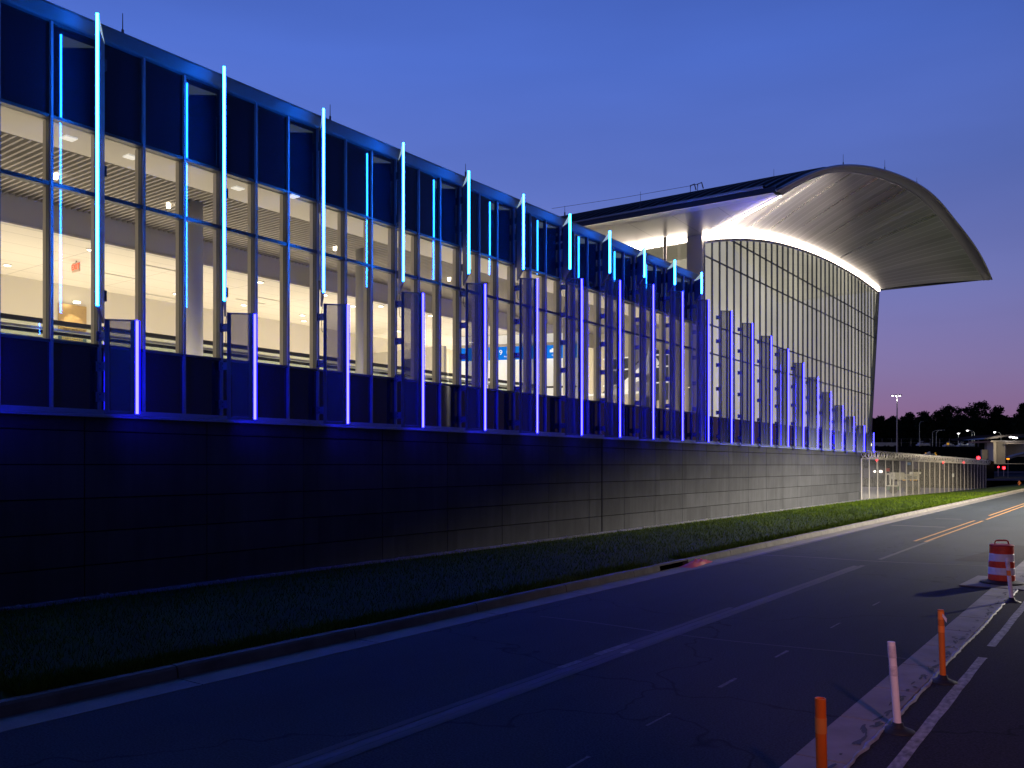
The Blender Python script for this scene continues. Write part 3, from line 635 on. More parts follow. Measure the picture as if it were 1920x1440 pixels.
for du, w_, z0_, z1_ in ((-.2, .42, 8.36, 8.5), (-.1, .26, 8.48, 8.56)):
    MB().bar((q.x+dv.x*du, q.y+dv.y*du, (z0_+z1_)/2), (q.x+dv.x*(du+w_), q.y+dv.y*(du+w_), (z0_+z1_)/2), .02, z1_-z0_).build('bus_pictogram', M['signwhite'], t)
t2 = thing('portal_wall', 'bright cream wall panel standing under the blue overhead sign', 'wall', (A_.x, A_.y, 4.4))
a_, b_ = A_ - nv*.25, B_ - nv*.25; c_, d_ = b_ - nv*.2, a_ - nv*.2
MB().prism([(a_.x, a_.y), (b_.x, b_.y), (c_.x, c_.y), (d_.x, d_.y)][::-1], 4.4, ZL).build('panel', M['white_glow'], t2)
MB().bar((a_.x+nv.x*.3, a_.y+nv.y*.3, 6.62), (b_.x+nv.x*.3, b_.y+nv.y*.3, 6.62), .06, .09).build('handrail', M['rail'], t2)
# grey partition left of the sign
t3 = thing('partition', 'dark grey partition wall across the concourse left of the blue sign', 'wall', (-29, 31, 4.4))
MB().box(-32, -27.2, 31.8, 32.0, 4.4, 8.5).build('panel', M['beam'], t3)
MB().box(-29.9, -28.7, 31.74, 31.79, 5.5, 8.0).build('dark_opening', M['navy'], t3)
# end-of-concourse atrium pieces
t4 = thing('atrium_screen', 'white framed screen with dark glass at the end of the concourse', 'screen', (-23, 41, 4.4))
MB().box(-31, -19.2, 42.2, 42.3, 4.4, ZC).build('wall_panel', M['wallw'], t4)
for (x0, x1, z0, z1) in ((-23.6, -21.6, 7.2, 8.6), (-22.9, -21.0, 5.6, 6.4), (-21.3, -20.2, 6.2, 8.9)):
    MB().box(x0, x1, 42.1, 42.18, z0, z1).build('dark_glass', M['navy'], t4)
for z in (7.1, 7.95, 8.6): MB().box(-24.2, -20.2, 42.0, 42.08, z, z+.07).build('white_rail', M['white_glow'], t4)
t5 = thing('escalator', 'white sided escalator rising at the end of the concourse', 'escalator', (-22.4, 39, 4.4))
MB().bar((-24.2, 40.6, 5.3), (-20.2, 40.6, 8.2), .25, .5).build('side_panel', M['white_glow'], t5)
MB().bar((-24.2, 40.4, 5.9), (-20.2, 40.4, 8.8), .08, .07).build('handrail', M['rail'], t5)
MB().bar((-21.2, 40.0, 4.6), (-20.2, 40.0, 9.0), .12, .12).build('brace', M['white_glow'], t5)
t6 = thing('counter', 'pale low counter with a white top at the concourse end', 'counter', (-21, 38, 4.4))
MB().box(-23.4, -19.6, 37.6, 38.2, 4.4, 6.2).build('body', M['wallw'], t6); MB().box(-23.45, -19.55, 37.55, 38.25, 6.2, 6.3).build('top', M['white_glow'], t6)

# interior fill: unseen area lights added at floor level to brighten the ceiling
def area(name, loc, sx, sy, e, col, rot, parent=None, spread=None):
    l = bpy.data.lights.new(name, 'AREA'); l.shape = 'RECTANGLE'; l.size = sx; l.size_y = sy; l.energy = e; l.color = col
    if spread: l.spread = spread
    o = bpy.data.objects.new(name, l); COL.objects.link(o); o.location = loc; o.rotation_euler = rot; return o
WARM = (1, .86, .65)
for yc, kk in ((3.5, 1), (15, 1), (26.5, 1.15), (37, 1.5)):
    area('floor_fill_light', (-28.3, yc, 4.5), 5.5, 10, 450*kk, WARM, (R(180), 0, 0))
    area('walkway_fill_light', (-21.2, yc, 4.5), 2.0, 10, 175*kk, WARM, (R(180), 0, 0))

# ------------------------------------------------------------------ light fins
LOW = [(262,600),(482,588),(656,571),(797,549),(912,532),(1010,522.5),(1093,522),(1165,525),(1228,533),(1281,546),(1330,562),(1375,583),(1414,606),(1449,630),(1481,654),(1509,680.6),(1536,707.5),(1560,735),(1583,760),(1603,781),(1622,798),(1640,811)]
UP = [(24,572),(124,563),(203,547),(267,526),(320,512),(364,504),(401,504),(433,511),(462,519),(487.5,533),(510.5,550)]
def pz(X, Y, y_): return EYE + (HZ-y_)/F*(Y*CS - X*SN)
def lower_fin(n, top, label):
    Yb = Y0 + 3.159*n - .05; bx, by = FX+.23, Yb; ux, uy = .687, .727; nx, ny = -uy, ux
    z0 = zb(Yb) - .03; z1 = top
    t = thing('light_fin', label, 'light fin', (bx, by, z0), 'violet lit fins along the facade'); H = z1-z0
    def bx_(a0, a1, w, za, zb_, off=0):
        q = [(ux*a0+nx*(off-w), uy*a0+ny*(off-w)), (ux*a1+nx*(off-w), uy*a1+ny*(off-w)), (ux*a1+nx*(off+w), uy*a1+ny*(off+w)), (ux*a0+nx*(off+w), uy*a0+ny*(off+w))]
        return q, za, zb_
    fr = MB()
    for a0, a1, w in ((.065, .09, .05), (.09, .155, .03), (.60, .67, .03), (.67, .70, .05)): fr.prism(*bx_(a0, a1, w, 0, H))
    fr.prism(*bx_(.155, .60, .035, H-.03, H)); fr.prism(*bx_(.155, .60, .035, 0, .05))
    fr.build('frame', M['alu_fin'], t, local=True)
    MB().prism(*bx_(.155, .60, .006, .05, H-.03)).build('perforated_panel', M['perf'], t, local=True)
    s = MB().prism(*bx_(.712, .770, .035, .01, H-.02)).build('light_strip', M['violet'], t, local=True)
    sd = MB(); sd.prism(*bx_(.697, .711, .040, .01, H-.02)); sd.prism(*bx_(.771, .787, .034, .01, H-.02)); sd.build('halo_edge', M['violet_side'], s, local=True)
    nb = max(2, round(H/1.35)+1)
    for i in range(nb):
        z = .38 + (H-.75)*i/(nb-1)
        br = MB().bar((-.13, 0, z), (.07, .06, z), .016, .2); br.box(-.15, -.12, -.06, .06, z-.11, z+.11)
        o = br.build('bracket', M['alu_fin'], t, local=True)
        bo = MB()
        for dz in (-.05, .05): bo.box(-.075, -.045, -.018, -.008, z+dz-.014, z+dz+.014)
        bo.build('bolts', M['black'], o, local=True)
    return t
def upper_fin(n, top, bot, label):
    Yb = Y0 + 3.159*n + .03; bx, by = FX+.15, Yb; ux, uy = .797, -.604; nx, ny = -uy, ux
    t = thing('facade_lamp', label, 'facade lamp', (bx, by, bot), 'pale blue lit blades on the upper facade'); H = top-bot; W = .80
    def pr(a0, a1, w, za, zb_): return [(ux*a0-nx*w, uy*a0-ny*w), (ux*a0+nx*w, uy*a0+ny*w), (ux*a1+nx*w, uy*a1+ny*w), (ux*a1-nx*w, uy*a1-ny*w)][::-1], za, zb_
    dz = .30
    MB().prism(pr(.04, W-.06, .028, 0, 0)[0], [-dz*.9 if (a*ux+b*uy) < .3 else -.03 for a, b in pr(.04, W-.06, .028, 0, 0)[0]], [H-dz]*4).build('blade', M['alu_fin'], t, local=True)
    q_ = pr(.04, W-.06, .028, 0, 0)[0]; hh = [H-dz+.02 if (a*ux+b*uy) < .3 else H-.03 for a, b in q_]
    MB().prism(q_, [H-dz+.002]*4, hh).build('glow_wedge', M['blade_top_glow'], t, local=True)  # wedge glows by itself to imitate the blade's pale lit top
    s = MB().prism(pr(W-.048, W+.008, .028, 0, 0)[0], 0, H).build('light_strip', M['cyan'], t, local=True)
    q1 = pr(W-.060, W-.049, .036, 0, 0)[0]
    sd = MB()
    sd.prism(q1, .0, H-.01)
    for sg in (-1, 1): sd.prism([(a+nx*.032*sg, b+ny*.032*sg) for a, b in pr(W-.004, W+.008, .004, 0, 0)[0]], .0, H-.01)
    sd.build('halo_edge', M['cyan_side'], s, local=True)  # glowing edges shaped to imitate the halo around the blade's strip
    for z in (.35, H*.5, H-.75):
        MB().box(-.12, .05, -.05, .05, z-.12, z+.12).build('bracket', M['alu_dark'], t, local=True)
    # cable looping down to the lower fin
    MB().tube([(.05, .0, -.25), (-.02, .02, -.5), (-.03, .04, -.75), (.05, -.02, -.95), (.12, -.05, -1.0)], .009, 6).build('cable', M['black'], t, local=True)
    return t
nl = {0: 'leftmost', 21: 'rightmost and shortest'}
for n, (x_, y_) in enumerate(LOW):
    Yt = Y0 + 3.159*n + .5; lab = ('violet lit perforated fin above the dark wall, ' +
        ('leftmost in the row' if n == 0 else 'last and shortest, beside the security fence' if n == 21 else ORD[n] + ' in the row from the left'))
    lower_fin(n, pz(-18.0, Yt, y_), lab)
for n, (a_, b_) in enumerate(UP):
    Yt = Y0 + 3.159*n - .47
    upper_fin(n, pz(-17.96, Yt, a_), pz(-17.96, Yt, b_), 'pale blue lit blade above the concourse roof, ' + ('leftmost in the row' if n == 0 else 'last at right end' if n == 10 else ORD[n] + ' in the row from the left'))
lower_fin(-1, pz(-18, 7.4, 606), 'violet lit perforated fin outside the left edge of the photo'); 
upper_fin(-1, 13.3, 5.9, 'pale blue lit blade outside the left edge of the photo')

# ------------------------------------------------------------------ great hall
HB = thing('terminal_hall', 'tall terminal hall with cream glazed front under a sweeping curved metal roof', 'building', (FX, 60, 0))
WT = [(1320,443),(1345,440),(1375,439),(1400,440),(1430,443),(1460,449),(1500,461),(1540,477),(1580,498),(1615,520),(1645,543)]
wt = [on_x(x_, y_, FX) for x_, y_ in WT]
def interp(tab, Y):
    if Y <= tab[0][0]: return tab[0][1]
    for (a, za), (b, zb_) in zip(tab[:-1], tab[1:]):
        if Y <= b: return za + (zb_-za)*(Y-a)/(b-a)
    return tab[-1][1]
WTAB = [(p.y, p.z) for p in wt]
def ztop(Y): return interp(WTAB, Y)
YH0, YHb, YHt = wt[0].y, 78.2, wt[-1].y
ZHT = wt[-1].z
def yend(z): return YHb + (YHt-YHb)*max(0, min(1, (z-3.9)/(ZHT-3.9)))
# transom heights of the hall front
TR = [EYE + s_*(-FX)/CS for s_ in (.2625, .329, .4855, .555)]
GT = [5.35] + TR
j = 0; YHL = []
while YH0 + MOD*j < YHt: YHL.append(YH0 + MOD*j); j += 1
YHL.append(YHt)
for a, b in zip(YHL[:-1], YHL[1:]):
    def topz(Y):
        return ztop(Y)
    # clip the bay where the end of the wall leans
    za = 5.35 if a <= yend(5.35) else 3.9 + (a-YHb)/(YHt-YHb)*(ZHT-3.9)
    zb2 = 5.35 if b <= yend(5.35) else 3.9 + (b-YHb)/(YHt-YHb)*(ZHT-3.9)
    ta, tb = topz(a), topz(b)
    if zb2 >= tb-.02: zb2 = tb-.02
    w = MB().quad((FX-.008, a+.02, za), (FX-.008, b-.02, zb2), (FX-.008, b-.02, tb-.05), (FX-.008, a+.02, ta-.05)).build('window', M['glass'], HB)
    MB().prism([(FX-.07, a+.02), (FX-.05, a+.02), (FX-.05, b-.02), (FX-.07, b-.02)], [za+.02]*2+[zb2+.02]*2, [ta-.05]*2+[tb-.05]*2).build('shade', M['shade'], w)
    fr = MB()
    for zt_ in TR:
        if zt_ < min(ta, tb)-.1 and zt_ > max(za, zb2): fr.box(FX-.04, FX+.03, a+.02, b-.02, zt_-.035, zt_+.035)
    if fr.v:
        for yy in (a+.02, b-.03): fr.box(FX-.035, FX+.01, yy, yy+.01, max(za, zb2)+.05, min(ta, tb)-.1)
        fr.build('transom', M['alu_dark'], w)
    if b <= YHb+.8:
        MB().box(FX-.03, FX, a+.02, b-.02, zb(a)+.06, 5.33).build('lower_spandrel', M['spandrel'], HB)
for a in YHL[:-1]:
    z0 = zb(a)+.06 if a < YHb else 3.9 + (a-YHb)/(YHt-YHb)*(ZHT-3.9)
    if ztop(a)-z0 < .3: continue
    m_ = MB().box(FX-.03, FX+.04, a-.02, a+.02, z0, ztop(a)-.05).build('mullion', M['alu_dark'], HB)
    MB().tube([(FX+.06, a, z0), (FX+.06, a, ztop(a)-.1)], .016, 8).build('rod', M['alu'], m_)
# leaning end edge and the dark glazed return behind it
MB().bar((FX+.05, YHb, 3.9), (FX+.05, YHt, ZHT), .25, .3).build('end_mullion', M['alu_dark'], HB)
MB().quad((FX, YHb+.1, 3.9), (FX, YHt+.1, ZHT), (-60, YHt+1.5, ZHT+.3), (-60, YHb+1.5, 3.9)).build('end_glazing', M['spandrel'], HB)
rt = MB()
for i in range(1, 6):
    z = 3.9+(ZHT-3.9)*i/6; y_ = yend(z)
# corner pier
MB().box(FX-.85, FX+.02, YB1+.26, YH0-.02, 4, 15.0).build('corner_pier', M['eave'], HB)
# side wall facing the concourse roof
YS = YH0
MB().box(-60, -44, YS-.1, YS, 8, 15).build('side_wall', M['eave'], HB)
for i, x0 in enumerate([FX-.9 - 3.1*q for q in range(8)]):
    w = MB().quad((x0-3.1, YS-.02, 11), (x0, YS-.02, 11), (x0, YS-.02, 14.9), (x0-3.1, YS-.02, 14.9)).build('window', M['glass'], HB)
    MB().box(x0-3.15, x0-3.0, YS-.15, YS+.02, 11, 15).build('jamb', M['alu_dark'], w)
    MB().box(x0-3.1, x0, YS-.1, YS+.02, 13.2, 13.32).build('transom', M['alu_dark'], w)
MB().lathe([(.09, 0), (.09, 3.6)], (-20.6, YS-.9, 11.4), 20).build('column', M['eave'], HB, smooth=True)
# hall interior seen through the side glass
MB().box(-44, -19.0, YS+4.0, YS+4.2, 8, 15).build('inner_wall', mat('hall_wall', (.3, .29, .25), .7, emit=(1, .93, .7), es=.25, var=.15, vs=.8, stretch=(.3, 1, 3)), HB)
MB().box(-44, -19.0, YS+.1, YS+4.0, 14.95, 15.05).build('inner_ceiling', M['beam'], HB)
MB().box(-30, -22.5, YS+1.4, YS+1.55, 13.9, 13.98).build('lamp_bar', M['signglow'], HB)
# outer edge of the canopy, read on a plan line that runs from the eave corner to the far tip
def on_edge(x_, y_, off=0):
    dx, dy, dz = ray(x_, y_); m = .0677; c = -12.8 - 38*m + off; P = c/(dx - m*dy); return Vector((dx*P, dy*P, EYE+dz*P))
ETOP = [(1455,357.5),(1487,341),(1512,328),(1540,317),(1572,310.5),(1612,311),(1650,317.5),(1681,327.5),(1719,344.5),(1756,372),(1790.6,414),(1825,458),(1847,495.6),(1859,524)]
ELOW = [(1466,364),(1490,349),(1512,338),(1540,326),(1572,321),(1605,324),(1645,332),(1675,343),(1712,362),(1746,391),(1777,428),(1808,468),(1829,502),(1844,525.5)]
def smooth_curve(pts, per=6):
    res = []
    for i in range(len(pts)-1):
        p0 = pts[max(i-1, 0)]; p1 = pts[i]; p2 = pts[i+1]; p3 = pts[min(i+2, len(pts)-1)]
        for s_ in range(per):
            t_ = s_/per; res.append(.5*((2*p1) + (p2-p0)*t_ + (2*p0-5*p1+4*p2-p3)*t_*t_ + (3*p1-p0-3*p2+p3)*t_**3))
    res.append(pts[-1]); return res
top = smooth_curve([on_edge(*q) for q in ETOP]); low = smooth_curve([on_edge(*q, off=-.45) for q in ELOW]); wl = smooth_curve(wt)
ZE = 15.0
def resample(c, n):
    d = [0]
    for a, b in zip(c[:-1], c[1:]): d.append(d[-1]+(b-a).length)
    r_ = []
    for i in range(n):
        s_ = d[-1]*i/(n-1); k = 0
        while k < len(d)-2 and d[k+1] < s_: k += 1
        u = (s_-d[k])/(d[k+1]-d[k]); r_.append(c[k].lerp(c[k+1], u))
    return r_
NS = 89
def res_y(c, n):
    r_ = []
    for i in range(n):
        Y = c[0].y + (c[-1].y-c[0].y)*i/(n-1); k = 0
        while k < len(c)-2 and c[k+1].y < Y: k += 1
        r_.append(c[k].lerp(c[k+1], (Y-c[k].y)/max(1e-6, c[k+1].y-c[k].y)))
    return r_
top = res_y(top, NS); low = res_y(low, NS); wl = res_y(wl, NS)
for c_ in (top, low, wl):
    for _ in range(14):
        q = [(c_[i-1]+c_[i]*2+c_[i+1])/4 for i in range(1, NS-1)]; c_[1:NS-1] = q
# soffit: ruled between wall head and outer edge, slightly dished
mb = MB(); rows = []
for i in range(NS):
    a, b = wl[i], low[i]; row = []
    for j in range(13):
        v = j/12; p = a.lerp(b, v); row.append((p.x, p.y, p.z + .12*math.sin(v*math.pi)))
    rows.append(row)
o = mb.grid(rows).build('canopy_soffit', M['soffit'], HB, smooth=True)
uv = o.data.uv_layers.new(name='UVMap')
for l_ in o.data.loops:
    vi = l_.vertex_index; uv.data[l_.index].uv = ((vi//13)/(NS-1), (vi % 13)/12)
MB().grid([[low[i] , low[i].lerp(top[i], .5)+Vector((.08, 0, -.06)), top[i]] for i in range(NS)]).build('fascia', M['fascia'], HB, smooth=True)
MB().tube([p+Vector((.02, 0, .0)) for p in top], .07, 6).build('roof_trim', M['steel'], HB, smooth=True)
MB().tube([p+Vector((.02, 0, -.02)) for p in low], .03, 6).build('soffit_trim', M['steel'], HB, smooth=True)
# roof skin going back from the outer edge, with standing seams
RISE = .012
rows = [[p + Vector((-s_, 0, RISE*s_)) for s_ in (0, 12, 24, 36, 60)] for p in top]
MB().grid(rows).build('roof', M['roofmetal'], HB, smooth=True)
mb = MB()
# eave strip profile along the left side: from the front corner back
c0 = top[0]; e0 = low[0]
ye, zt_e, zl_e = c0.y, c0.z, e0.z
XBK = -62
def er(x): return RISE*(c0.x-x)
zm = (zt_e*.42 + zl_e*.58)
MB().grid([[(x, ye+.12, zt_e+er(x)-.02), (x, ye, zt_e+er(x)-.06), (x, ye+.02, zm+er(x)*.8)] for x in (c0.x, -30, XBK)]).build('eave_gutter', M['roofmetal'], HB)
MB().grid([[(x, ye+.0, zm+er(x)*.8), (x, ye-.03, (zm+zl_e)/2+er(x)*.6), (x, ye+.03, zl_e+er(x)*.3), (x, e0.y+.08, zl_e-.02)] for x in (e0.x-.25, -30, XBK)]).build('eave_fascia', M['cap'], HB, smooth=True)
# scalloped seam ends along the eave and seams over the visible slope
x = c0.x-.3; sm = MB()
while x > -46:
    r_ = [p + Vector((x-p.x, 0, RISE*(p.x-x)+.05)) for p in top[1:26:5]]
    for a, b in zip(r_[:-1], r_[1:]): sm.bar(a, b, .06, .12)
    x -= .62
sm.build('roof_seams', M['roofmetal'], HB)
# flat soffit on the left
MB().grid([[(FX, YS, ZE), (e0.x, e0.y, e0.z)], [(XBK, YS, ZE), (XBK, ye+.02, zl_e-.05)]]).build('flat_soffit', M['flatsoffit'], HB)
MB().bar((FX, YS-.0, ZE-.01), (e0.x, e0.y, e0.z-.01), .05, .05).build('hip_trim', M['steel'], HB)
# end of the canopy
MB().quad(wl[-1], low[-1], top[-1], top[-1]+Vector((-9, 0, .3))).build('canopy_end', M['fascia'], HB)
# cove light along the wall head
led = [p + Vector((.14, 0, -.10)) for p in wl]
led = [Vector((-44, YS-.14, ZE-.10)), Vector((FX+.1, YS-.14, ZE-.10))] + led
lo = MB()
rows = [[p + Vector((0, 0, -.11)), p + Vector((.07, -.0, -.05)), p + Vector((.07, 0, .06)), p + Vector((0, 0, .09))] for p in led[1:]]
lo.grid(rows)
lo.grid([[(x, YS-.10, ZE-.22), (x, YS-.20, ZE-.14), (x, YS-.20, ZE-.05), (x, YS-.10, ZE-.01)] for x in (-44, FX+.1)])
hp = [Vector((FX+.1, YS-.08, ZE-.06)), Vector((e0.x-.1, e0.y+.1, e0.z-.06))]
lo.grid([[p, p+Vector((.02, .03, -.04))*k_, p+Vector((.04, .05, .0))*k_] for p, k_ in zip(hp, (1.3, .6))])
lo.build('cove_light', M['warmled'], HB)
MB().tube([p + Vector((.10, -.0, -.30)) for p in wl], .10, 8).build('head_trim', M['eave'], HB, smooth=True)
# lightning rods
def rod(x_, ytop, ybot, P, lab, grp='lightning rods on the roofs'):
    p = at(x_, ybot, P); h = (ybot-ytop)/F*P
    t = thing('lightning_rod', lab, 'lightning rod', p, grp)
    MB().lathe([(.012, .2), (.008, h)], (0, 0, 0), 6).build('rod', M['alu_dark'], t, local=True)
    MB().lathe([(.05, -.15), (.03, .0), (.03, .22)], (0, 0, 0), 8).build('base', M['alu_dark'], t, local=True)
for x_, a_, b_, P, lab in ((230,25,74,19.6,'thin lightning rod on the concourse roof, leftmost'), (619,196,232,25.2,'thin lightning rod on the concourse roof beside the third pale blue blade'),
        (873,307,334,30.5,'thin lightning rod on the concourse roof beside the fifth pale blue blade'), (1059,386,408,36,'thin lightning rod on the concourse roof by the seventh pale blue blade'),
        (1201,359,386,43,'pale lightning rod on the hall eave, leftmost of those on the hall'), (1451,317,345,44,'thin lightning rod on the hall roof left of its peak'),
        (1581,289,312,46,'thin lightning rod at the very peak of the curved roof'), (1659,300,320,52,'thin lightning rod just right of the roof peak'), (1719,333,346,60,'short lightning rod on the falling right side of the curved roof')):
    rod(x_, a_, b_, P, lab)
t = thing('roof_ladder', 'small pale hooped access ladder on the hall roof ridge', 'ladder', at(1305, 356, 50))
mb = MB()
for dx_ in (-.35, .1): mb.tube([(dx_, 0, -.3), (dx_, 0, .32), (dx_+.25, 0, .36), (dx_+.35, 0, 0)], .035, 6)
mb.tube([(-.35, 0, .32), (.1, 0, .32)], .02, 6).build('rails', M['galv'], t, local=True)
a = at(1035, 391, 56); b = at(1297, 348, 50)
tag(MB().tube([a, a.lerp(b, .5)+Vector((0, 0, -.05)), b], .012, 5).build('safety_cable', M['galv']), 'thin safety cable strung above the hall roof to the ladder', 'cable')

# ------------------------------------------------------------------ street lamps out of the picture
def street_lamp(loc, h, arm, e, col, label, cut=153, blend=.22):
    t = thing('street_lamp', label, 'street lamp', loc, 'street lamps beside the road')
    MB().lathe([(.13, 0), (.07, h)], (0, 0, 0), 12).build('pole', M['black'], t, local=True)
    MB().bar((0, 0, h-.05), (-arm, 0, h+.1), .07, .07).build('arm', M['galv'], t, local=True)
    hd = MB().box(-arm-.6, -arm+.1, -.16, .16, h+.04, h+.18).build('head', M['alu_dark'], t, local=True)
    MB().box(-arm-.5, -arm, -.12, .12, h+.02, h+.035).build('lens', emis('lamp_lens', (1, .85, .6), 20), hd, local=True)
    # full cut-off luminaire: nothing above the cut-off angle
    l = bpy.data.lights.new('lamp', 'SPOT'); l.energy = e; l.color = col; l.spot_size = R(cut); l.spot_blend = blend; l.shadow_soft_size = .3
    o = bpy.data.objects.new('lamp', l); COL.objects.link(o); o.parent = t; o.location = (-arm-.25, 0, h-.06)
    return t
street_lamp((15, 62, 0), 14, 2.5, 220000, (1, .90, .76), 'tall street lamp beside the road beyond the right edge of the photo')
street_lamp((13, 106, 0), 13, 2.5, 80000, (1, .84, .55), 'distant street lamp beyond the right edge of the photo')
t_ = street_lamp((5, 0, 0), 6.5, .8, 12, (1, .50, .62), 'low street lamp behind the camera lighting the marker posts')
sl_ = bpy.data.lights.new('shielded_lamp', 'SPOT'); so_ = bpy.data.objects.new('shielded_lamp', sl_); COL.objects.link(so_); so_.parent = t_
sl_.energy = 2600; sl_.color = (1, .45, .50); sl_.spot_size = R(44); sl_.spot_blend = 1.0; sl_.shadow_soft_size = .25
so_.location = (-1.05, 0, 6.4); so_.rotation_euler = (Vector((-1.9, 12.5, .5)) - Vector((3.95, 0, 6.4))).to_track_quat('-Z', 'Y').to_euler()

# ------------------------------------------------------------------ posts, drum, plate
def post(loc, h, r, tx, ty, body, bands, label, openend=False):
    t = thing('marker_post', label, 'marker post', loc, 'marker posts on the median strip')
    b = MB().lathe([(.17, 0), (.165, .012), (.10, .035), (.06, .055), (.052, .09)], (0, 0, 0), 20).build('base', M['black'], t, local=True, smooth=True)
    def rg(z0, z1, rr_, nm, m, par, hollow=False):
        mb = MB(); pr = [(rr_, z0), (rr_, z1)] + ([(rr_*.8, z1), (rr_*.8, z1-.25)] if hollow else [])
        mb.lathe(pr, (0, 0, 0), 20)
        mb.v = [(x+tx*(z-.05), y+ty*(z-.05), z) for x, y, z in mb.v]
        return mb.build(nm, m, par, local=True, smooth=False)
    tb = rg(.05, h, r, 'tube', body, t, openend)
    for z0, z1, m in bands: rg(z0, z1, r+.0025, 'reflective_band', m, tb)
    return t
p0 = on_z(1683, 1371, 0)
post((-1.99, 6.88, .0), .87, .042, -.02, .0, M['orange'], [(.60, .72, M['reflo'])], 'bright orange marker post nearest the camera, cut by the bottom edge', True)
post((p0.x, p0.y, .0), .90, .038, -.072, .0, M['whitep'], [(.74, .86, M['reflw']), (.56, .66, M['reflw'])], 'white marker post with two silver bands, between two orange posts')
p1 = on_z(1768, 1279, 0)
o = post((p1.x, p1.y, .0), .90, .036, -.03, .0, M['orange_dk'], [(.78, .88, M['reflo']), (.62, .70, M['reflo'])], 'amber orange marker post farther along the median with a torn tag')
MB().quad((0.0, -.036, .86), (.05, -.036, .80), (.045, -.036, .75), (0, -.036, .82)).build('tag', M['whitep'], o, local=True)
p2 = on_z(1897, 1129, 0)
post((p2.x, p2.y, .0), .86, .036, -.10, .0, M['whitep'], [(.70, .80, M['reflw']), (.52, .62, M['reflo'])], 'leaning white marker post standing just in front of the striped drum')
pd = on_z(1878, 1093, .03); 
t = thing('traffic_drum', 'orange and white striped traffic drum with a handle on a steel plate', 'traffic drum', (pd.x, pd.y, .03))
MB().lathe([(.44, 0), (.44, .03), (.34, .055), (.27, .07)], (0, 0, 0), 28).build('rubber_base', M['black'], t, local=True)
segs = [(.07, .20, .275, .27, 'drumo'), (.20, .36, .27, .265, 'drumw'), (.36, .50, .262, .258, 'drumo'), (.50, .67, .256, .25, 'drumw'), (.67, .84, .248, .242, 'drumo')]
for z0, z1, r0, r1, m in segs:
    MB().lathe([(r0-.008, z0), (r0, z0+.012), (r1, z1-.012), (r1-.008, z1)], (0, 0, 0), 32).build('band', M[m], t, local=True, smooth=False)
MB().lathe([(.25, .835), (.25, .86), (.225, .875)], (0, 0, 0), 28).build('lid', M['redpaint'], t, local=True)
hb = MB(); c_ = math.cos(YAW); s_ = math.sin(YAW)
pts = [(-.16, .87), (-.14, .95), (-.10, .965), (.10, .965), (.14, .95), (.16, .87)]
hb.tube([(a*c_, a*s_, z) for a, z in pts], .018, 8).build('handle', M['redpaint'], t, local=True)
mb = MB().prism([(-3.2, 21.35), (-1.2, 21.35), (-1.2, 23.45), (-3.1, 23.45)], .005, .03)
tag(mb.build('steel_plate', M['plate'], bevel=.004), 'flat grey steel plate lying on the road under the striped drum', 'plate')

# ------------------------------------------------------------------ security fence
t = thing('security_fence', 'tall chain link fence topped with coiled razor wire at the end of the wall', 'fence', (-18.6, 77.9, -.3))
FP = [(-18.66, 75.55)] + [(-18.6, 77.9+2.98*i) for i in range(19)] + [(-18.6, 77.9+2.98*18+2.9*i) for i in range(1, 7)]
def fb(Y): return wall_ground(Y)-.05
def ft(Y): return 3.22 - (Y-77.9)*.0065
for i, (X, Y) in enumerate(FP):
    p = MB().tube([(X, Y, fb(Y)), (X, Y, ft(Y))], .045 if i % 6 else .06, 8).build('post', M['galv'], t)
    MB().bar((X, Y, ft(Y)-.02), (X+.42, Y+.02, ft(Y)+.42), .05, .05).build('outrigger', M['galv'], p)
mb = MB()
for (xa, ya), (xb, yb) in zip(FP[:-1], FP[1:]): mb.quad((xa, ya, fb(ya)), (xb, yb, fb(yb)), (xb, yb, ft(yb)), (xa, ya, ft(ya)))
mb.build('chain_link', M['chain'], t)
mb = MB()
for (xa, ya), (xb, yb) in zip(FP[:-1], FP[1:]): mb.tube([(xa, ya, ft(ya)), (xb, yb, ft(yb))], .03, 6)
mb.build('top_rail', M['galv'], t)
mb = MB(); yy = 75.6; a = 0; prev = None; rr = random.Random(6); nseg = 10
while yy < FP[-1][1]:
    r_ = .34 + .05*math.sin(a*.37); x = FP[1][0]+.28+math.cos(a)*r_; z = ft(yy)+.36+math.sin(a)*r_
    p = (x, yy+rr.uniform(-.01, .01), z)
    if prev: mb.bar(prev, p, .022, .022)
    prev = p; a += 2*math.pi/nseg; yy += (.42 if yy < 133 else .6)/nseg
mb.build('razor_wire', M['razor'], t)
MB().box(-18.57, -18.55, 118.9, 120.2, 1.2, 1.65).build('notice_plate', M['white_eq'], t)

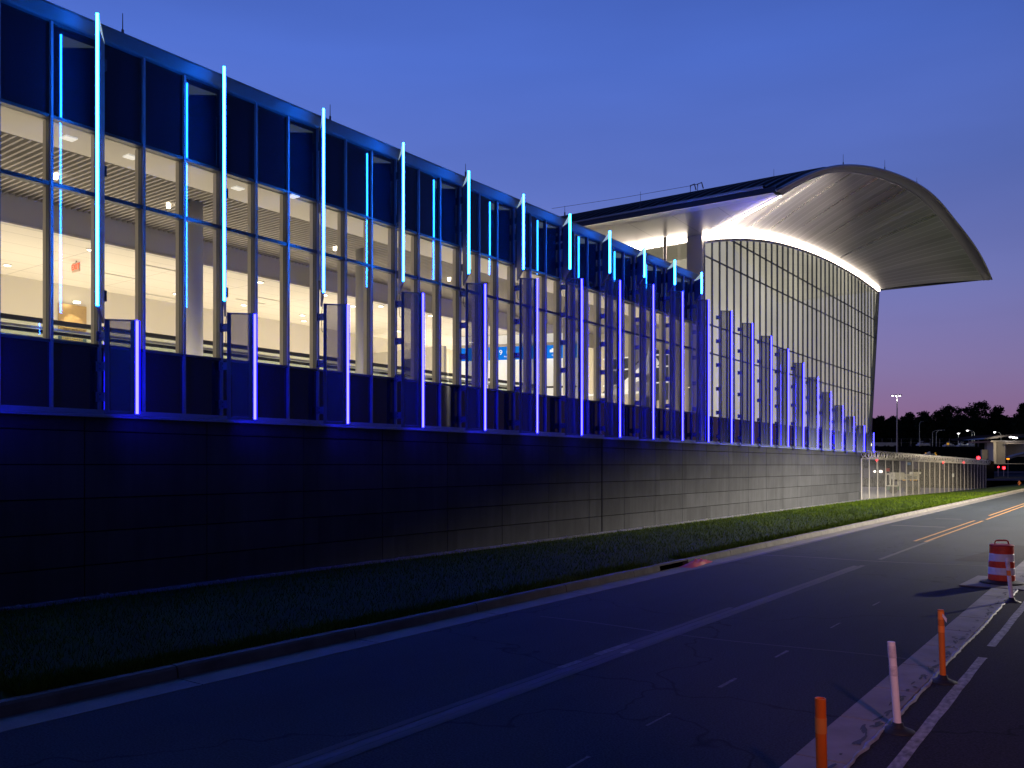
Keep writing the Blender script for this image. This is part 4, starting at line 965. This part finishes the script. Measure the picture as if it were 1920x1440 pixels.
# ------------------------------------------------------------------ behind the fence
def wheel(par, c, r, w=.3, axis='img'):
    ax = Vector((CS, SN, 0)); fw = Vector((-SN, CS, 0)); mb = MB(); k = 0; n = 18
    for s_, rr_ in ((-.5, r*.55), (-.5, r), (.5, r), (.5, r*.55)):
        for j in range(n): a = 2*math.pi*j/n; p = Vector(c) + fw*(w*s_) + ax*(math.cos(a)*rr_) + Vector((0, 0, math.sin(a)*rr_)); mb.v.append(tuple(p))
    for i in range(3):
        for j in range(n): q = (j+1) % n; mb.f.append((i*n+j, i*n+q, (i+1)*n+q, (i+1)*n+j))
    mb.f.append(tuple(range(n))[::-1]); mb.f.append(tuple(3*n+j for j in range(n)))
    w_ = mb.build('wheel', M['tyre'], par)
    return w_
PT = 96; ax = Vector((CS, SN, 0)); fw = Vector((-SN, CS, 0))
def pb(mb, x0, x1, y0, y1, P, dep):        # box facing the camera, from photo columns and rows at depth P
    a = at(x0, y1, P); b = at(x1, y1, P); z0 = a.z; z1 = at(x0, y0, P).z; q = [a, b, b+fw*dep, a+fw*dep]
    return mb.prism([(v.x, v.y) for v in q], z0, z1)
c = at(1700, 926, PT); t = thing('boom_lift', 'cream telescopic boom lift with open cab parked behind the fence', 'boom lift', (c.x, c.y, -.4))
mb = MB(); pb(mb, 1688, 1722, 889, 900, PT, .7); mb.build('boom', M['genie'], t)
mb = MB(); pb(mb, 1678, 1696, 886, 899, PT-.3, 1.2); pb(mb, 1712, 1727, 885, 889, PT-.1, .9); mb.build('housing', M['genie'], t)
mb = MB()
for (a_, b_) in (((1669.5, 889), (1669.5, 911)), ((1669.5, 889), (1684, 889)), ((1684, 888), (1684, 911)), ((1669.5, 911), (1684, 911))):
    for d_ in (0, 1.1): mb.bar(at(*a_, PT)+fw*d_, at(*b_, PT)+fw*d_, .14, .14)
for q in ((1669.5, 889), (1684, 889), (1669.5, 911), (1684, 911)): mb.bar(at(*q, PT), at(*q, PT)+fw*1.1, .1, .1)
mb.build('cab_frame', M['genie'], t)
mb = MB(); pb(mb, 1690, 1724, 903, 915, PT+.2, 1.8); mb.build('chassis', M['alu_dark'], t)
mb = MB(); pb(mb, 1670, 1686, 912, 919, PT+.2, 1.0); mb.build('footboard', M['greenp'], t)
for x_ in (1675, 1704, 1718): wheel(t, at(x_, 919, PT+.1), .42)
mb = MB()
for x_ in (1694, 1697, 1708, 1714, 1718): pb(mb, x_-1, x_+1, 899.6, 901, PT-.06, .05)
mb.build('marker_lights', M['yellowp'], t)
q = at(1705, 894.5, PT-.05); text('lettering', 'Genie', .72, M['bluetxt'], q, YAW, t, ext=.01)
q = at(1646, 884, 110); t = thing('service_cart', 'dark service cart with two lit headlights behind the fence', 'cart', (q.x, q.y, -.5))
mb = MB(); pb(mb, 1637, 1658, 878, 896, 110.3, 3.0); mb.build('body', M['alu_dark'], t)
mb = MB(); pb(mb, 1639, 1656, 873, 878, 110.8, 1.6); mb.build('cab', M['navy'], t)
for x_, r_ in ((1640.5, .10), (1652, .15)):
    c_ = at(x_, 884, 110.1); h_ = MB()
    for j in range(14): a = 2*math.pi*j/14; h_.v.append(tuple(c_+ax*math.cos(a)*r_*1.2+Vector((0, 0, math.sin(a)*r_))))
    for j in range(14): h_.v.append(tuple(Vector(h_.v[j])+fw*.1))
    h_.f.append(tuple(range(14))); h_.f += [(j, (j+1) % 14, 14+(j+1) % 14, 14+j) for j in range(14)]
    h_.build('headlight', M['headl'], t)
for x_ in (1641, 1654): wheel(t, at(x_, 897, 110.2), .4)
q = at(1665, 881, 108); t = thing('red_barricade', 'dull red barricade panel behind the left end of the fence', 'barricade', (q.x, q.y, -.5))
mb = MB(); pb(mb, 1662, 1668, 878, 884, 108, .1); mb.build('panel', M['redpaint'], t)
mb = MB(); pb(mb, 1662.3, 1662.9, 884, 906, 108, .1); pb(mb, 1667.2, 1667.8, 884, 906, 108, .1); mb.build('leg', M['galv'], t)
# tall cabinet with a blue window
q = at(1704, 880, 125); t = thing('guard_booth', 'narrow dark guard booth with a blue lit window behind the boom lift', 'booth', (q.x, q.y, -.6))
mb = MB(); pb(mb, 1698, 1711, 864, 905, 125, 2); mb.build('body', M['alu_dark'], t)
mb = MB(); pb(mb, 1701, 1708, 867, 872, 124.9, .08); mb.build('window', emis('booth_blue', (.04, .09, .16), 1), t)
t = thing('apron_floodlight', 'apron floodlight on a tall pole behind the hall, out of sight from the road', 'floodlight', (-34, 88, -.4))
MB().lathe([(.14, 0), (.08, 12)], (0, 0, 0), 10).build('pole', M['galv'], t, local=True)
MB().box(-.1, .5, -.3, .3, 11.8, 12.0).build('head', M['alu_dark'], t, local=True)
l = bpy.data.lights.new('apron_lamp', 'AREA'); l.energy = 6000; l.color = (1, .90, .78); l.size = .5
o = bpy.data.objects.new('apron_lamp', l); COL.objects.link(o); o.parent = t; o.location = (.3, 0, 11.7); o.rotation_euler = Vector((13, 14, -10)).to_track_quat('-Z', 'Y').to_euler()
# second lift with raised arm beyond
t = thing('aerial_lift', 'blue grey aerial lift arm with amber lamps rising above the fence', 'lift', (at(1745, 870, 150)))
mb = MB().bar(at(1726, 858, 150), at(1744, 849, 150), .35, .45); mb.build('arm', M['white_eq'], t)
mb = MB(); pb(mb, 1745, 1754, 850, 853.5, 150, .6); mb.build('basket', mat('blue_grey', (.12, .18, .25), .5), t)
mb = MB(); pb(mb, 1720, 1745, 858, 880, 151, 2.0); mb.build('body', M['alu_dark'], t)
for x_, y_ in ((1736, 849.5), (1754, 849.5), (1755.5, 852.5)):
    mb = MB(); pb(mb, x_-1, x_+1, y_-.8, y_+.8, 149.8, .1); mb.build('amber_lamp', M['yellowp'], t)
# embankment and plateau
def hill(pts_img, P, zt_, zbm, back):
    pass
PH = 205
tp = [(1540,836),(1700,837),(1850,838),(1864,838.5)]
mb = MB(); rows = []
for x_, y_ in tp:
    a = at(x_, 872, PH-38); a.z = -1.3; b = at(x_, y_, PH); c = at(x_, y_, PH)+fw*6; c.z = b.z+.1; d = c + fw*160; d.z = b.z+1.5; e = d + fw*700
    rows.append([a, a.lerp(b, .5)+Vector((0, 0, .5)), b, c, d, e])
tag(mb.grid(rows).build('embankment', M['earth'], smooth=True), kind='structure')
# things on top of the embankment
def tz(x_, y_, P): return at(x_, y_, P)
for i, (x0, x1, y0, y1, lab) in enumerate(((1641, 1662, 829.5, 838, 'long white trailer body on the embankment, left one by the wall fins'), (1662.5, 1681, 829.5, 838, 'white trailer with sloped end beside the tall light mast'))):
    q = tz((x0+x1)/2, y1, PH+3); t = thing('trailer', lab, 'trailer', q, 'white trailers on the embankment')
    mb = MB(); pb(mb, x0, x1, y0, y1-1.2, PH+3, 2.5); mb.build('body', M['white_eq'], t)
    for xx in (x0+3, x1-3): wheel(t, tz(xx, y1-.9, PH+3), .28)
for i, (x0, x1, y1, lab) in enumerate(((1723, 1744, 836, 'white equipment skid with a short pipe, left on the embankment'), (1773, 1792, 837.5, 'white tanker cart with a yellow panel on the embankment'), (1799, 1828, 837.5, 'low row of white pumping equipment at right on the embankment'))):
    q = tz((x0+x1)/2, y1, PH+2); t = thing('equipment_skid', lab, 'equipment', q, 'white equipment on the embankment')
    mb = MB(); pb(mb, x0, x1, y1-3, y1-.6, PH+2, 1.6); mb.build('base', M['white_eq'], t)
    mb = MB(); rr = random.Random(i)
    n = int((x1-x0)/4)
    for k in range(n): xx = x0+1+k*4; pb(mb, xx, xx+2.6, y1-3-rr.uniform(1, 3.6), y1-3, PH+2.2, 1.0)
    mb.build('tanks', M['white_eq'], t)
    a_ = tz(x0+2, y1-4, PH+2); b_ = tz(x0+2, y1-8.5, PH+2); c_ = tz(x0+8, y1-8.5, PH+2)
    MB().tube([a_, b_, c_], .1, 6).build('pipe', M['white_eq'], t)
    if i == 1: mb = MB(); pb(mb, x0+2.5, x0+7, y1-7, y1-3.6, PH+1.9, .1); mb.build('panel', M['yellowp'], t)
# perimeter fence on the embankment
t = thing('embankment_fence', 'thin wire fence with slim posts along the embankment top', 'fence', tz(1740, 838, PH+1))
for x_ in range(1654, 1860, 18):
    MB().tube([tz(x_, 838, PH+1), tz(x_, 822.5, PH+1)], .035, 5).build('post', M['galv'], t)
mb = MB()
for y_ in (823, 830): mb.tube([tz(1645, y_, PH+1), tz(1858, y_, PH+1)], .012, 4)
mb.build('wire', M['galv'], t)
# lamps
def lamp_post(x_, ytop, ybot, P, armdx, lit, label, lampw=2.2):
    b = at(x_, ybot, P); tp_ = at(x_, ytop, P); t = thing('lamp_post', label, 'lamp post', b, 'lamp posts on the embankment')
    MB().tube([b, tp_], [.10, .06], 8).build('pole', mat('lamp_pole', (.5, .5, .38), .5), t)
    e = at(x_+armdx, ytop-4.5 if armdx else ytop, P); m = at(x_+armdx*.35, ytop-3.6 if armdx else ytop, P)
    if armdx: MB().tube([tp_, m, e], .045, 6).build('arm', M['galv'], t)
    c = e; h = MB().box(c.x-.35, c.x+.35, c.y-.2, c.y+.2, c.z-.05, c.z+.09).build('head', M['alu_dark'], t)
    if lit:
        o3 = MB(); r_ = .20*lampw/2.2
        o3.lathe([(.02, -r_*1.3), (r_*.8, -r_*.9), (r_, -r_*.3), (r_*.8, -.05)], c, 12)
        o3.build('lamp', M['whitelens'], h)
        l = bpy.data.lights.new('lamp_light', 'POINT'); l.energy = 120; l.color = (.95, 1, .9); l.shadow_soft_size = .2
        o = bpy.data.objects.new('lamp_light', l); COL.objects.link(o); o.location = Vector(c)-Vector(b)+Vector((0, 0, -.4)); o.parent = t
lamp_post(1748.5, 811, 837, PH+6, 13, False, 'unlit curved lamp post, left one of the close pair on the embankment')
lamp_post(1755.5, 811, 837, PH+4, 13, False, 'unlit curved lamp post, right one of the close pair on the embankment')
lamp_post(1797, 812, 838, PH+3, 0, True, 'short straight lamp post with a bright lamp between the curved pairs')
lamp_post(1822.5, 811, 837, PH+6, -8, False, 'dark curved lamp post just behind the lit one at the right pair')
lamp_post(1827, 811, 837, PH+4, -13, True, 'lit curved lamp post with a bright head at the right pair')
lamp_post(1877, 814, 838, PH+10, -12, True, 'lit lamp post with a curved arm above the gate canopy', 2.6)
lamp_post(1724, 795, 838, PH+12, 5, False, 'tall dark lamp post left of the close pair, hard to see')
b = at(1682, 850, 165); t = thing('light_mast', 'tall slender light mast with three lit floodlights at dusk', 'light mast', b)
tp_ = at(1682, 741, 165); MB().tube([b, tp_], [.16, .09], 10).build('pole', M['galv'], t)
MB().bar(at(1672, 741, 165), at(1691, 740, 165), .12, .12).build('crossarm', M['galv'], t)
for x_ in (1673.5, 1680, 1687):
    c = at(x_, 741.8, 165); h = MB().box(c.x-.3, c.x+.3, c.y-.25, c.y+.25, c.z-.02, c.z+.12).build('floodlight', M['alu_dark'], t)
    MB().lathe([(.05, -.10), (.15, -.07), (.17, -.01)], c, 12).build('lamp', M['whitelens'], h)
l = bpy.data.lights.new('mast_light', 'POINT'); l.energy = 500; l.color = (1, .95, 1); l.shadow_soft_size = .3
o = bpy.data.objects.new('mast_light', l); COL.objects.link(o); o.parent = t; o.location = tp_-b+Vector((0, 0, -.6))
q = at(1635, 833.5, 190); t = thing('flood_lamp', 'yellowish lit flood lamp on a pole behind the last violet fin', 'lamp', (q.x, q.y, 1)); MB().lathe([(.1, -.3), (.35, 0), (.1, .3)], q, 12).build('lamp', emis('flood_y', (1, .9, .5), 8), t); MB().tube([(q.x, q.y, 1), (q.x, q.y, q.z)], .06, 6).build('pole', M['galv'], t)
# gate canopy / overpass at right
PG = 190
t = thing('gate_canopy', 'wide gate canopy on concrete piers with three bright floodlights', 'canopy', at(1880, 870, PG))
rows = []
for x_, y_ in ((1844, 822.5), (1856, 819.5), (1870, 817), (1888, 815), (1905, 813.8), (1925, 813), (1960, 814)):
    a = at(x_, y_, PG-6); b = at(x_+4, y_+3.4 if x_ > 1850 else y_+.8, PG-6); rows.append([a, Vector((b.x, b.y, b.z)), b+fw*14, a+fw*14+Vector((0, 0, .2))])
MB().grid(rows).build('roof', M['roofmetal'], t)
mb = MB(); pb(mb, 1858, 1960, 826, 829, PG-3, 9); mb.build('beam', M['eave'], t)
mb = MB(); pb(mb, 1886, 1960, 830, 832.5, PG-5, .6); mb.build('front_beam', M['eave'], t)
for x0, x1 in ((1862.5, 1868.5), (1869.5, 1885)):
    mb = MB(); pb(mb, x0, x1, 827, 870.5, PG-3, 2.5 if x0 < 1869 else 5); mb.build('pier', M['apron'] if x0 > 1869 else M['beam'], t)
mb = MB(); pb(mb, 1841, 1862, 843, 870, PG-1, .5); mb.build('side_panel', M['apron'], t)
mb = MB(); pb(mb, 1886, 1960, 833, 856, PG+6, .5); mb.build('back_screen', M['beam'], t)
for i, x_ in enumerate((1894.5, 1900, 1905)):
    c = at(x_, 819.5+i*.8, PG-5); MB().box(c.x-.2, c.x+.2, c.y-.1, c.y+.1, c.z-.12, c.z+.12).build('floodlight', M['whitelens'], t)
l = bpy.data.lights.new('gate_light', 'AREA'); l.energy = 260; l.color = (1, .78, .5); l.size = 1.5
o = bpy.data.objects.new('gate_light', l); COL.objects.link(o); o.parent = t; q = at(1898, 823, PG-9); o.location = q - t.location; o.rotation_euler = (R(40), 0, YAW+R(10))
# crossing road beyond, retaining wall edge, signals
tag(MB().quad(at(1850, 905.5, 150)*1, at(1990, 905.5, 150), at(1990, 874, 400), at(1850, 874, 400)).build('crossing_road', M['asphalt']), kind='structure')
for o_ in [bpy.data.objects['crossing_road']]:
    for v in o_.data.vertices: v.co.z = .0
q = at(1890, 860.5, 180); t = thing('amber_beacon', 'small amber beacon lamp under the gate canopy', 'beacon', (q.x, q.y, .05)); MB().lathe([(.1, -.12), (.28, -.1), (.28, .1), (.1, .14)], q, 12).build('lamp', M['amber'], t); MB().tube([(q.x, q.y, .05), (q.x, q.y, q.z)], .05, 6).build('pole', M['galv'], t)
def signal(x_, y_, ybot, P, r_, label, box=None):
    q = at(x_, y_, P); b = at(x_, ybot, P); t = thing('warning_light', label, 'warning light', b, 'red lights beyond the fence')
    MB().tube([b, q], .05, 6).build('pole', M['galv'], t)
    MB().box(q.x-r_*1.3, q.x+r_*1.3, q.y, q.y+.2, q.z-r_*1.5, q.z+r_*1.5).build('housing', M['redpaint'] if box else M['black'], t)
    l_ = MB(); k = 14; c = q - fw*.08
    l_.lathe([(r_*.3, -r_), (r_, -r_*.4), (r_, r_*.4), (r_*.3, r_)], c, 12); l_.build('lens', M['redlens'], t)
signal(1644, 862.8, 880, 100, .13, 'red light glowing at the left end of the fence top')
signal(1768, 866.8, 880, 120, .14, 'red light glowing at the middle of the fence top')
signal(1806.5, 867.3, 880, 135, .15, 'red light glowing near the fence corner')
signal(1834, 858.5, 876, 160, .30, 'largest red light, standing above the far fence corner')
signal(1871.5, 875.5, 893, 160, .14, 'narrow red light on a slim pole below the gate canopy')
signal(1882, 877.3, 893, 155, .22, 'red light on a white stand beside the far road', True)
for x_, ys_ in ((1823, 862),):
    pass
q = at(1911, 910, 118); t = thing('fire_hydrant', 'orange fire hydrant on the dark grass at far right', 'fire hydrant', (q.x, q.y, -.15))
MB().lathe([(.16, 0), (.12, .04), (.12, .45), (.15, .47), (.15, .52), (.11, .58), (.05, .66), (.04, .72)], (0, 0, 0), 14).build('body', M['hydr'], t, local=True)
MB().tube([(-.22, 0, .38), (.22, 0, .38)], .06, 8).build('nozzle', M['hydr'], t, local=True)
# low guard rail edge of the far road
rr_ = [at(x_, y_, 185) for x_, y_ in ((1852, 869.8), (1900, 869.8), (1960, 869.6))]
tag(MB().tube(rr_, .12, 6).build('guard_rail', M['apron']), 'pale low barrier edge running under the gate canopy', 'barrier')
rr_ = [at(x_, y_, 160) for x_, y_ in ((1893, 861), (1905, 857), (1925, 852), (1960, 845))]
tag(MB().grid([[p, p+Vector((0, 0, .35)), p+fw*2+Vector((0, 0, .35))] for p in rr_]).build('ramp_barrier', M['apron']), 'rising pale ramp edge behind the amber beacon', 'barrier')

# ------------------------------------------------------------------ trees
def tree(x_, ytop, w_px, P, seed, label, pine=False):
    rr = random.Random(seed); b = at(x_, 838, P); z0 = b.z; top_ = at(x_, ytop, P); H = top_.z - z0; Rw = w_px/F*P/2*1.15
    t = thing('pine_tree' if pine else 'tree', label, 'tree', b, 'trees along the skyline')
    mb = MB(); mb.tube([(0, 0, -.5), (rr.uniform(-.2, .2), 0, H*.35), (rr.uniform(-.4, .4), 0, H*.9)], [.35, .25, .08], 8)
    limbs = []
    for i in range(9):
        z = H*(.3+.06*i); a = rr.random()*6.28; l_ = Rw*(.5+.4*rr.random())
        mb.tube([(0, 0, z), (math.cos(a)*l_*.5, math.sin(a)*l_*.5, z+H*.06), (math.cos(a)*l_, math.sin(a)*l_, z+H*.10)], [.12, .08, .03], 5)
    mb.build('trunk', M['bark'], t, local=True)
    cr_ = MB(); cl = []
    for i in range(70):
        v = rr.random(); z = H*(.22 + .76*v)
        if pine: env = max(.12, (1-v)**.8)*Rw
        else: env = Rw*math.sqrt(max(.03, 1-((v-.45)/.58)**2))
        a = rr.random()*6.28; d = env*math.sqrt(rr.random())*.95
        cl.append((math.cos(a)*d, math.sin(a)*d, z - (0 if not pine else d*.15), (.55+rr.random()*.7)*(1.1 if not pine else .8)*Rw*.30))
    cl.append((0, 0, H*.96, Rw*.16))
    for cx, cy, cz, cr2 in cl:
        for j in range(64):
            u = Vector((rr.gauss(0, 1), rr.gauss(0, 1), rr.gauss(0, 1)*.75)).normalized()*cr2*(rr.random()**.35)*rr.choice((1, 1, 1.12))
            s_ = .16+rr.random()*.22; a = Vector((rr.gauss(0, 1), rr.gauss(0, 1), rr.gauss(0, 1))).normalized(); bb = a.cross(Vector((rr.gauss(0, 1), rr.gauss(0, 1), rr.gauss(0, 1)))).normalized()
            c = Vector((cx, cy, cz)) + u; k = len(cr_.v); cr_.v += [tuple(c-a*s_), tuple(c+bb*s_*.6), tuple(c+a*s_), tuple(c-bb*s_*.6)]; cr_.f.append((k, k+1, k+2, k+3))
    cr_.build('crown', M['leaf'], t, local=True)
TR_ = [(1633,782,18,250,'small dark tree just right of the leaning glass corner'), (1652,780,26,255,'rounded dark tree left of the tall light mast'), (1676,782,26,262,'low dark tree directly behind the light mast'),
       (1706,776,32,255,'dark tree right of the light mast'), (1734,773,30,248,'dark tree with a pointed top behind the tall dark lamp post'), (1760,772,28,252,'narrow dark tree between two wide ones'), (1780,762,40,250,'wide rounded dark tree above the left lamp pair'),
       (1808,766,34,256,'dark tree between the two tallest crowns'), (1835,755,44,246,'tallest dark tree on the skyline'), (1868,764,34,250,'dark tree with a narrow tip above the gate canopy'), (1893,783,34,262,'lower dark tree in the gap above the gate canopy'),
       (1917,758,48,235,'tall ragged pine at the right edge of the photo'), (1945,750,50,240,'tall pine past the right edge of the photo'), (1720,800,60,275,'low bushy tree filling in behind the lamp posts on the left'), (1790,795,70,280,'low bushy tree filling in behind the lamp posts at centre'), (1855,795,70,280,'low bushy tree filling in behind the gate canopy'), (1660,802,60,280,'low bushy tree filling in behind the white trailers')]
for i, (x_, yt, w_, P, lab) in enumerate(TR_): tree(x_, yt, w_, P, 20+i, lab, i in (11, 12))
tag(MB().grid([[at(x_, 884, 295), at(x_, 838, 300), at(x_, 790-.03*(x_-1620)+3*math.sin(x_*.13)+2.5*math.sin(x_*.37)+2*math.sin(x_*1.1), 300), at(x_, 793-.03*(x_-1620)+3*math.sin(x_*.13), 340)] for x_ in range(1560, 1990, 6)]).build('far_wood', M['leaf']), 'dark mass of distant woodland behind the single trees', 'wood', kind='stuff')
